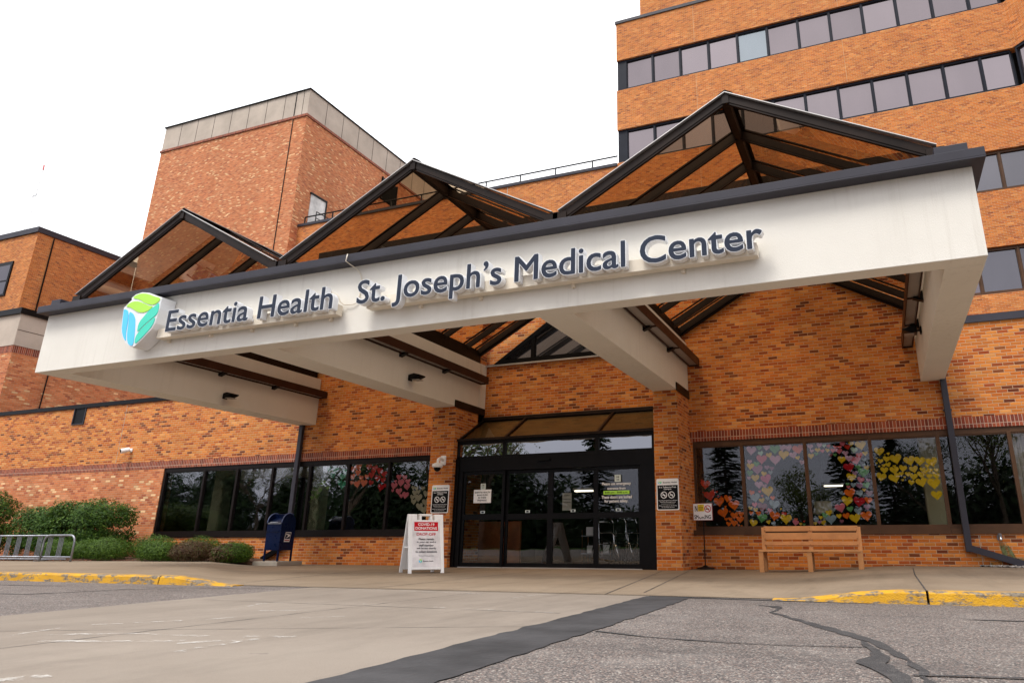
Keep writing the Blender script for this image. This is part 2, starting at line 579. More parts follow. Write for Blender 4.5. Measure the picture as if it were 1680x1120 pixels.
def coated_glass(name, dcol, refl, rough=0.06, gcol=(0.92, 0.88, 0.93)):
    m, nt, out = newmat(name)
    k = NT(nt)
    d = k.n('ShaderNodeBsdfDiffuse')
    k.l(k.ramp(k.noise(0.9, 3, 0.5, mapscale=(1, 1, 0.3)), [(0.35, tuple(x * 0.7 for x in dcol)), (0.65, tuple(x * 1.3 for x in dcol))]), d.inputs[0])
    g = k.n('ShaderNodeBsdfGlossy')
    g.inputs['Color'].default_value = (*gcol, 1)
    g.inputs['Roughness'].default_value = rough
    mxs = k.n('ShaderNodeMixShader')
    oi = k.n('ShaderNodeObjectInfo')
    k.l(k.m('MULTIPLY', k.m('ADD', k.m('MULTIPLY', oi.outputs['Random'], 0.35), 0.82), refl), mxs.inputs[0])
    k.l(d.outputs[0], mxs.inputs[1])
    k.l(g.outputs[0], mxs.inputs[2])
    k.l(mxs.outputs[0], out.inputs['Surface'])
    return m


def leaf_mat(name, a, b, c):
    m, nt, out = newmat(name)
    k = NT(nt)
    g = k.n('ShaderNodeNewGeometry')
    base = k.ramp(g.outputs['Random Per Island'], [(0.0, a), (0.5, b), (1.0, c)])
    base = k.mixc(k.ramp(k.noise(3.0, 3), [(0.35, 0.0), (0.7, 0.6)]), base, b)
    bs = k.bsdf(out, base, 0.6, 0, 0.25)
    tr = k.n('ShaderNodeBsdfTranslucent')
    k.l(base, tr.inputs[0])
    mxs = k.n('ShaderNodeMixShader')
    mxs.inputs[0].default_value = 0.25
    k.l(bs.outputs[0], mxs.inputs[1])
    k.l(tr.outputs[0], mxs.inputs[2])
    k.l(mxs.outputs[0], out.inputs['Surface'])
    return m


M['stucco'] = stucco()
M['concrete'] = concrete('sidewalk_concrete', (0.19, 0.142, 0.098), (0.275, 0.215, 0.155))
M['pad'] = concrete('drive_concrete', (0.195, 0.16, 0.13), (0.26, 0.22, 0.182))
M['base_conc'] = concrete('plain_concrete', (0.36, 0.31, 0.25), (0.5, 0.45, 0.38), False)
M['asphalt'] = asphalt()
M['tar'] = tar()
M['newtar'] = plain('fresh_asphalt', (0.052, 0.050, 0.052), 0.8, 0, .25, 0.22, 2.2, 0.004)
M['kerb'] = kerb_paint()
M['wornwhite'] = worn_white()
M['glass'] = glass('window_glass', (0.965, 0.965, 0.96), 0.012, 0.9, 0.0, 0.0012)
M['glass_sky'] = glass('bronze_skylight_glass', (0.52, 0.38, 0.245), 0.01, 0.45, 0.0, 0.0, (0.75, 0.72, 0.7))
M['glass_slope'] = glass('bronze_slope_glass', (0.74, 0.66, 0.52), 0.0, 0.5)
M['glass_tower'] = coated_glass('mauve_coated_glass', (0.045, 0.036, 0.040), 0.20, 0.06, (0.95, 0.82, 0.86))
M['glass_blue'] = coated_glass('blue_coated_glass', (0.07, 0.085, 0.095), 0.22, 0.06, (0.86, 0.93, 1.0))
M['glass_mid'] = coated_glass('grey_coated_glass', (0.03, 0.028, 0.032), 0.14, 0.04)
M['leaf'] = leaf_mat('shrub_leaf', (0.012, 0.036, 0.004), (0.038, 0.092, 0.009), (0.12, 0.20, 0.022))
M['leaf_low'] = leaf_mat('low_shrub_leaf', (0.018, 0.045, 0.004), (0.055, 0.115, 0.010), (0.14, 0.23, 0.025))
M['leaf_brown'] = leaf_mat('browned_shrub_leaf', (0.045, 0.030, 0.014), (0.10, 0.045, 0.025), (0.10, 0.12, 0.03))
M['leaf_pine'] = leaf_mat('conifer_needles', (0.010, 0.026, 0.010), (0.02, 0.045, 0.015), (0.035, 0.07, 0.02))
M['leaf_spring'] = leaf_mat('spring_leaf', (0.05, 0.06, 0.015), (0.09, 0.12, 0.025), (0.14, 0.17, 0.04))
M['bark'] = plain('bark', (0.10, 0.075, 0.055), 0.9, 0, 0.2, 0.35, 6, 0.02)
M['grass'] = plain('lawn', (0.07, 0.13, 0.03), 0.95, 0, 0.1, 0.3, 1.5)
M['lamp'] = plain('lamp_shade', (0.6, 0.52, 0.3), 0.8, 0, 0.2, 0.05, 3)
HC = {'R': (0.72, 0.05, 0.02), 'O': (0.95, 0.19, 0.01), 'Y': (0.88, 0.60, 0.015), 'P': (0.72, 0.42, 0.56), 'K': (0.80, 0.20, 0.25), 'M': (0.55, 0.78, 0.62), 'G': (0.16, 0.45, 0.14), 'B': (0.32, 0.42, 0.45), 'V': (0.45, 0.22, 0.34), 'U': (0.32, 0.11, 0.14), 'C': (0.55, 0.01, 0.02), 'H': (0.70, 0.12, 0.24), 'S': (0.9, 0.22, 0.11), 'L': (0.33, 0.50, 0.12), 'D': (0.02, 0.28, 0.14), 'T': (0.50, 0.45, 0.30)}
HN = {'R': 'red', 'O': 'orange', 'Y': 'yellow', 'P': 'lilac', 'K': 'coral pink', 'M': 'mint', 'G': 'green', 'B': 'grey blue', 'V': 'mauve', 'U': 'brown plum', 'C': 'crimson', 'H': 'hot pink', 'S': 'salmon', 'L': 'lime', 'D': 'dark green', 'T': 'beige'}
for kk, cc in HC.items():
    M['heart' + kk] = plain('heart_paper_' + HN[kk].replace(' ', '_'), tuple(x * 0.9 for x in cc), 0.8, 0, 0.2, 0.08, 12)


def emit(name, col, s):
    m, nt, out = newmat(name)
    e = nt.nodes.new('ShaderNodeEmission')
    e.inputs[0].default_value = (*col, 1)
    e.inputs[1].default_value = s
    nt.links.new(e.outputs[0], out.inputs['Surface'])
    return m


M['tube_light'] = emit('lit_tube', (1.0, 0.90, 0.68), 1.5)


# ------------------------------------------------------------------ text
def text_data(body, extrude=0.0, offset=0.0, size=1.0, space=1.0, align='LEFT', line=1.0):
    cu = bpy.data.curves.new('t', 'FONT')
    cu.body = body
    cu.size = size
    cu.extrude = extrude
    cu.offset = offset
    cu.space_character = space
    cu.space_line = line
    cu.align_x = align
    cu.resolution_u = 4
    cu.fill_mode = 'BOTH'
    o = bpy.data.objects.new('t', cu)
    COL.objects.link(o)
    dg = bpy.context.evaluated_depsgraph_get()
    dg.update()
    me = bpy.data.meshes.new_from_object(o.evaluated_get(dg))
    vs = [v.co.copy() for v in me.vertices]
    fs = [list(p.vertices) for p in me.polygons]
    bpy.data.objects.remove(o)
    bpy.data.curves.remove(cu)
    bpy.data.meshes.remove(me)
    return vs, fs


def bbox(vs):
    xs = [v.x for v in vs]
    ys = [v.y for v in vs]
    return min(xs), max(xs), min(ys), max(ys)


def fat(vf, rad, n=8):
    # bolder strokes: the glyph repeated around a small circle, each copy a hair deeper
    vs, fs = vf
    V, F = [], []
    for k in range(n + 1):
        a = 2 * math.pi * k / n
        rr = rad if k < n else 0.0
        b = len(V)
        dz = k * 0.0004
        V += [Vector((v.x + rr * math.cos(a), v.y + rr * math.sin(a), v.z + (dz if v.z >= 0 else -dz))) for v in vs]
        F += [[b + i for i in f] for f in fs]
    return V, F


def text_fit(name, body, mat, parent, x0, x1, z0, z1, y, thick=0.003, xf=None, line=1.0, align='CENTER', space=1.0):
    """text filling x0..x1, z0..z1 on a plane facing -y; xf maps local (x, depth, z)"""
    vs, fs = fat(text_data(body, 0.0, 0.0, 1.0, space, align, line), 0.022, 6)
    a, b, c, d = bbox(vs)
    out = []
    for v in vs:
        p = Vector((x0 + (v.x - a) / (b - a) * (x1 - x0), y - v.z * .3, z0 + (v.y - c) / (d - c) * (z1 - z0)))
        out.append(xf(p) if xf else p)
    me = bpy.data.meshes.new(name)
    me.from_pydata([tuple(p) for p in out], [], fs)
    me.materials.append(mat)
    return link(name, me, parent)

# ------------------------------------------------------------------ ground
def sst(t):
    t = max(0.0, min(1.0, t))
    return t * t * (3 - 2 * t)


def hgt(x, y):
    yy = max(-7.6, min(0.0, y))
    f = (yy + 7.6) / 7.6
    xr = 7.35 - 1.0 * f
    wr = 1.0 + 1.3 * f
    xl = 1.15 - 6.2 * min(1.0, f * 1.15)
    wl = 1.05 + 0.6 * f
    return 0.09 * (sst((x - xr) / wr) + sst((xl - x) / wl))


g = MB()
g.box(-260, 260, -260, 260, -0.5, 0.0)
struct(g.build('road', M['asphalt']))
g = MB().box(-260, 260, -200, -46, -0.2, 0.012)
struct(g.build('lawn', M['grass']))


def sheet(name, x0, x1, y0, y1, nx, ny, zf, mat):
    m = MB()
    vs = []
    for j in range(ny + 1):
        for i in range(nx + 1):
            x = x0 + (x1 - x0) * i / nx
            y = y0 + (y1 - y0) * j / ny
            vs.append((x, y, zf(x, y)))
    fs = [(j * (nx + 1) + i, j * (nx + 1) + i + 1, (j + 1) * (nx + 1) + i + 1, (j + 1) * (nx + 1) + i) for j in range(ny) for i in range(nx)]
    m.add(vs, fs)
    return m.build(name, mat, smooth=True)


struct(sheet('sidewalk', -40, 20, -7.46, 0.6, 300, 28, lambda x, y: 0.005 + hgt(x, y), M['concrete']))


def kerb(x0, x1, name):
    m = MB()
    n = int(abs(x1 - x0) / 0.1)
    pr = None
    rows = []
    for i in range(n + 1):
        x = x0 + (x1 - x0) * i / n
        h = max(0.0, hgt(x, -7.6) + 0.012)
        w = 0.004 * math.sin(x * 9)
        rows.append([(x, -7.64 + w, -0.02), (x, -7.63 + w, h - 0.02), (x, -7.615 + w, h - 0.005), (x, -7.59, h), (x, -7.462, h), (x, -7.455, -0.02)])
    vs = [p for r in rows for p in r]
    k = 6
    fs = [(i * k + j, i * k + j + 1, (i + 1) * k + j + 1, (i + 1) * k + j) for i in range(n) for j in range(k - 1)]
    fs += [tuple(range(k)), tuple(n * k + j for j in range(k))[::-1]]
    m.add(vs, fs)
    return struct(m.build(name, M['kerb'], smooth=False))


kerb(7.32, 8.545, 'kerb')
kerb(8.565, 20, 'kerb')
for a, b in ((-40, -6.2), (-6.18, -2.95), (-2.93, 0.02), (0.04, 1.2)):
    kerb(a, b, 'kerb')


def strip(name, pts, widths, z, mat, jag=0.0):
    m = MB()
    P = [Vector((p[0], p[1], 0)) for p in pts]
    # subdivide
    Q, W = [], []
    for i in range(len(P) - 1):
        n = max(2, int((P[i + 1] - P[i]).length / 0.06))
        for k in range(n):
            t = k / n
            Q.append(P[i].lerp(P[i + 1], t))
            W.append(widths[i] * (1 - t) + widths[i + 1] * t)
    Q.append(P[-1])
    W.append(widths[-1])
    vs = []
    for i, q in enumerate(Q):
        d = (Q[min(i + 1, len(Q) - 1)] - Q[max(i - 1, 0)]).normalized()
        nrm = Vector((-d.y, d.x, 0))
        j1 = jag * mnoise.noise(Vector((q.x * 7, q.y * 7, 1)))
        j2 = jag * mnoise.noise(Vector((q.x * 7, q.y * 7, 5)))
        for s, j in ((1, j1), (-1, j2)):
            c = q + nrm * s * (W[i] / 2 + j) + nrm * (j1 * 0.5)
            zz = z(c.x, c.y) if callable(z) else z
            vs.append((c.x, c.y, zz))
    fs = [(2 * i, 2 * i + 1, 2 * i + 3, 2 * i + 2) for i in range(len(Q) - 1)]
    m.add(vs, fs)
    return m.build(name, mat)


# concrete drive running away from the doors towards the viewer, with the fresh asphalt patch beside it
m = MB()
m.v = [(2.22, -7.46, 0.002), (6.17, -7.46, 0.002), (6.36, -12.3, 0.002), (7.4, -46, 0.002), (3.9, -46, 0.002), (2.66, -11.2, 0.002)]
m.f = [[0, 1, 2, 3, 4, 5]]
me = bpy.data.meshes.new('driveway')
me.from_pydata(m.v, [], m.f)
me.materials.append(M['pad'])
struct(link('driveway', me))
struct(strip('asphalt_patch', [(6.37, -7.52), (6.46, -9.3), (6.56, -12.1), (7.0, -20), (8.3, -46)], [0.44, 0.44, 0.42, 0.42, 0.42], 0.0045, M['newtar'], 0.022))
struct(strip('asphalt_patch', [(6.2, -7.53), (8.2, -7.72)], [0.10, 0.02], 0.0035, M['newtar'], 0.02))
# concrete between drive and kerb at both sides (flush part of the sidewalk apron)
struct(strip('crack_sealant', [(7.30, -8.18), (7.42, -8.24), (7.5, -8.45), (7.47, -8.76), (7.66, -9.12), (7.85, -9.56), (8.07, -9.96), (8.22, -10.35), (8.33, -10.8), (8.38, -11.2), (8.45, -12.5)], [0.03, 0.10, 0.05, 0.045, 0.045, 0.07, 0.085, 0.055, 0.04, 0.04, 0.05], 0.003, M['tar'], 0.03))
struct(strip('crack_sealant', [(8.12, -10.2), (8.2, -10.6), (8.17, -10.95), (8.28, -11.2), (8.30, -11.6)], [0.02, 0.045, 0.12, 0.09, 0.04], 0.0045, M['tar'], 0.035))
struct(strip('crack_sealant', [(6.72, -10.28), (6.9, -10.36), (7.06, -10.43), (7.38, -10.5), (7.68, -10.52), (7.9, -10.49), (8.15, -10.45)], [0.025, 0.03, 0.02, 0.022, 0.02, 0.022, 0.02], 0.0038, M['tar'], 0.012))
struct(strip('crack_sealant', [(8.33, -11.18), (8.7, -11.12), (10.5, -11.0), (16, -10.6)], [0.03, 0.025, 0.03, 0.03], 0.0052, M['tar'], 0.01))
struct(strip('crack_sealant', [(-9, -10.4), (-4, -9.95), (0.46, -9.35), (0.6, -8.5), (1.0, -8.05), (1.9, -7.85)], [0.05, 0.05, 0.04, 0.03, 0.03, 0.02], 0.003, M['tar'], 0.02))
struct(strip('crack_sealant', [(-6, -8.65), (-3, -8.5), (-1.4, -8.35), (-0.6, -8.3)], [0.04, 0.05, 0.04, 0.01], 0.003, M['tar'], 0.02))
for px_, py_, a_ in ((8.95, -8.85, .5), (9.3, -8.7, .3), (9.75, -8.62, .3)):
    struct(strip('road_stain', [(px_ - a_ / 2, py_), (px_, py_ + .02), (px_ + a_ / 2, py_)], [0.01, 0.07, 0.01], 0.003, M['tar'], 0.02))

ZS = lambda x, y: 0.0075 + hgt(x, y)
joints = [[(5.72, -7.44), (4.54, -1.43)], [(6.0, -7.1), (4.98, -1.26)], [(1.2, -7.40), (6.9, -7.40)], [(8.64, -1.4), (8.58, -4), (8.555, -7.45)], [(4.9, -1.35), (13, -1.35)],
          [(0.9, -7.3), (-1.2, -1.5)], [(-3.5, -1.6), (-0.8, -1.1)], [(-6.19, -7.45), (-6.19, -3)], [(-2.94, -7.45), (-3.0, -4.6)], [(12.2, -7.45), (12.2, -0.1)], [(3.0, -7.3), (2.3, -1.0)]]
for j in joints:
    struct(strip('joint', j, [0.013] * len(j), ZS, M['tar'], 0.004))
struct(strip('joint', [(4.87, -0.03), (8, -0.04), (12, -0.03)], [0.05, 0.04, 0.05], ZS, M['tar'], 0.02))
for j, w in (([(2.66, -9.3), (6.1, -9.37)], .008), ([(2.7, -11.9), (6.3, -10.2)], .006), ([(4.4, -7.7), (4.3, -40)], .007)):
    struct(strip('joint', j, [w, w], 0.0036, M['tar'], 0.006))

# worn crossing paint on the drive
for pts, w in (([(3.90, -11.62), (3.76, -11.22)], .03), ([(3.78, -11.07), (4.08, -10.7)], .035), ([(4.15, -10.6), (4.25, -10.35)], .02), ([(4.05, -11.5), (4.45, -11.28), (4.9, -11.25)], .05), ([(4.3, -11.7), (4.95, -11.42)], .06),
               ([(5.26, -11.72), (5.23, -11.31), (5.26, -11.15)], .05), ([(5.1, -11.19), (5.35, -11.1)], .06), ([(5.0, -11.5), (5.22, -11.3)], .05), ([(5.29, -12.5), (5.35, -12.33)], .1), ([(5.1, -12.5), (5.3, -12.45)], .07),
               ([(3.72, -9.95), (3.5, -9.5), (3.62, -9.2)], .03), ([(3.98, -9.98), (4.3, -9.85)], .03), ([(3.5, -7.62), (4.3, -7.75), (4.6, -7.8)], .035), ([(4.99, -9.26), (5.17, -9.31)], .035), ([(5.1, -8.23), (5.13, -7.73), (5.2, -7.6)], .03), ([(4.2, -9.2), (4.45, -9.22)], .03),
               ([(3.0, -7.75), (3.3, -7.6)], .03), ([(4.65, -10.3), (4.85, -10.1)], .03), ([(5.3, -9.31), (6.05, -9.36)], .018)):
    struct(strip('crossing_paint', pts, [w] * len(pts), 0.0050, M['wornwhite'], 0.012))

# planting bed and gravel
m = MB()
n = 26
top = [(-2.9 - 0.32 * i - (0.0 if i < 2 else 0.1 * math.sin(i)), -1.95 - 0.9 * sst(i / 16), 0) for i in range(n)]
bed = [(-5.05, -0.02), (-5.1, -1.6), (-6.2, -2.05), (-7.6, -2.35), (-9.2, -2.6), (-12, -2.9), (-17.5, -3.0), (-17.5, -0.02)]
vs, fs = [], []
NX, NY = 90, 16
xs0, xs1 = -17.5, -5.0
for j in range(NY + 1):
    for i in range(NX + 1):
        x = xs0 + (xs1 - xs0) * i / NX
        yf = -1.35 - 1.55 * sst((-5.0 - x) / 6.5)
        y = -0.01 + (yf + 0.01) * j / NY
        e = min(1, j and (NY - j) / 2.0, (xs1 - x) * 2)
        vs.append((x, y, hgt(x, y) + 0.012 + (0.05 + 0.03 * mnoise.noise(Vector((x * 4, y * 4, 0)))) * max(0, e)))
for j in range(NY):
    for i in range(NX):
        a = j * (NX + 1) + i
        fs.append((a, a + 1, a + NX + 2, a + NX + 1))
m.add(vs, fs)
struct(m.build('planting_bed', M['soil'], smooth=True))


def pebbles(name, label, x0, x1, yf, n, s0, s1, mat, seed):
    rr = random.Random(seed)
    m = MB()
    for i in range(n):
        x = rr.uniform(x0, x1)
        y0_, y1_ = yf(x)
        y = rr.uniform(y0_, y1_)
        s = rr.uniform(s0, s1)
        bm = bmesh.new()
        bmesh.ops.create_icosphere(bm, subdivisions=1, radius=s)
        for v in bm.verts:
            v.co *= rr.uniform(0.75, 1.2)
        m.bm(bm, Matrix.Translation((x, y, hgt(x, y) + 0.012 + s * 0.3)) @ Matrix.Rotation(rr.uniform(0, 6), 4, 'Z') @ Matrix.Diagonal((1.2, 1, .6, 1)))
    o = m.build(name, mat)
    o['kind'] = 'stuff'
    tag(o, label, 'gravel')
    return o


pebbles('gravel', 'loose grey and white river gravel where the downspout empties', 9.75, 13, lambda x: (-0.05 - min(1.5, (x - 9.7) * 1.2), -0.05), 900, 0.012, 0.032, plain('river_gravel', (0.36, 0.33, 0.31), 0.8, 0, 0.3, 0.5, 14), 3)
pebbles('wood_chips', 'brown wood chip mulch along the edge of the shrub bed', -16, -5.6, lambda x: (-1.42 - 1.55 * sst((-5.0 - x) / 6.5), -1.2 - 1.2 * sst((-5.0 - x) / 6.5)), 700, 0.010, 0.026, plain('wood_chip', (0.22, 0.10, 0.06), 0.9, 0, 0.2, 0.45, 20), 4)

# ------------------------------------------------------------------ entrance wing of the hospital
W = thing('hospital_wing', 'orange brick ground floor wing with dark ribbon windows and the entrance doors', 'building', (2, 0.15, 0))
T = 0.3
ZSILL, ZHEAD, ZSOLD = 0.66, 2.43, 2.63
m = MB()
# left of canopy (orange above the soldier course)
m.box(-18.5, -5.43, 0, T, ZSOLD, 4.33)
m.box(-5.43, -0.18, 0, T, ZSOLD, 8.02)
m.box(-9.93, -0.72, 0, T, 0, ZSILL)
m.box(-0.18, 4.31, 0.27, 0.27 + T, 3.25, 4.49)
m.box(4.31, 9.75, 0, T, ZSOLD, 8.02)
m.box(9.75, 20, 0, T, ZSOLD, 4.36)
m.box(4.80, 20, 0, T, 0, ZSILL)
m.box(-0.72, -0.184, 0.002, T, 0, ZSOLD)
m.box(4.314, 4.84, 0.002, T, 0, ZSOLD)
# wall around the gable clerestory in the middle bay
m.prism([(-0.18, 4.49), (0.0, 4.49), (2.06, 5.87), (4.13, 4.49), (4.31, 4.49), (4.31, 8.02), (2.0661, 8.02), (2.06, 8.02), (-0.18, 8.02)], 0.27, 0.57)
m.box(-5.43, -5.13, 0.31, 11.4, 4.33, 8.02)
m.box(9.45, 9.75, 0.31, 11.4, 4.36, 8.02)
m.build('wall', M['brick'], W)
m = MB().box(-18.5, -9.93, 0.004, T, 0, ZHEAD)
m.build('wall', M['brick_pink'], W)['label'] = 'redder brick with cream accents behind the shrubs'
m = MB()
m.box(-18.5, -0.76, -0.004, T, ZHEAD, ZSOLD)
m.box(4.8, 20, -0.004, T, ZHEAD, ZSOLD)
m.build('soldier_course', M['soldier'], W)
for x0, x1 in ((-0.76, -0.18), (4.31, 4.80)):
    MB().box(x0, x1, -0.94, 0.27, 0.0, 3.33).build('brick_column', M['brick'], W)
# movement joints
m = MB()
for x in (-11.9, 9.78):
    m.box(x, x + 0.012, -0.003, 0.01, 0.05 if x > 0 else ZSOLD, 0.6 if x > 0 else 4.3)
m.build('movement_joint', M['base_conc'], W)
# coping
m = MB()
m.box(-18.5, -5.44, -0.04, T + .03, 4.33, 4.45)
m.build('coping', M['black_metal'], W)
m = MB()
m.box(9.76, 20, -0.04, T + .03, 4.36, 4.50)
m.build('coping', M['slate_metal'], W)
m = MB()
m.box(-5.47, 9.79, -0.04, T + .03, 7.70, 8.10)
m.box(-5.47, -5.1, 0.34, 11.4, 7.70, 8.10)
m.box(9.42, 9.79, 0.34, 11.4, 7.70, 8.10)
m.build('coping', M['dark_metal'], W)
m = MB()
m.box(-18.4, -5.44, T, 11.4, 4.1, 4.2)
m.box(9.76, 20, T, 11.4, 4.1, 4.2)
m.box(-5.1, 9.42, T, 11.4, 7.7, 7.8)
m.build('roof', M['roof'], W)
m = MB()
m.box(-14.12, -13.60, -0.006, 0.06, 3.87, 4.33)
m.build('scupper', M['black'], W)
m = MB()
for q in ((-14.12, -14.09), (-13.63, -13.60)):
    m.box(q[0], q[1], -0.03, -0.007, 3.87, 4.33)
m.box(-14.12, -13.60, -0.03, -0.007, 3.84, 3.87)
m.build('scupper_frame', M['slate_metal'], W)
# dark rooms behind the glass
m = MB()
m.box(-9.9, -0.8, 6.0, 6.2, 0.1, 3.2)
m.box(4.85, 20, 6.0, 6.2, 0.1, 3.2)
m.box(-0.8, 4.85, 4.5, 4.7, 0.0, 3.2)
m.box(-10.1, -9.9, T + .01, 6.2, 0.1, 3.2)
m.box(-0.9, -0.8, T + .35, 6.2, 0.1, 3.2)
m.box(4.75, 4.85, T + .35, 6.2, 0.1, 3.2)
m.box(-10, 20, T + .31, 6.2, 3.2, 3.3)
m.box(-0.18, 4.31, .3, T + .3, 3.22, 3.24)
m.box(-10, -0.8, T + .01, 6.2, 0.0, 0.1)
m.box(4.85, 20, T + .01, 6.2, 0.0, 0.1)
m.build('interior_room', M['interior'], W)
MB().box(-0.79, 4.74, -0.75, 4.5, -0.01, 0.009).build('vestibule_floor', plain('brown_carpet', (0.16, 0.11, 0.08), 0.95, 0, 0.1, .15, 8), W)
for x in (-8.72, -5.35, 9.25):
    MB().cbox(x - .17, x + .17, 0.75, 1.1, 0.1, 3.2, .02).build('interior_column', M['olive'], W)
MB().box(-8.3, -5.6, 0.9, 1.0, 2.15, 2.55).build('interior_soffit', M['olive'], W)
MB().box(-0.78, 0.62, 0.75, 0.82, 0.03, 0.95).build('interior_panel', M['wood'], W)

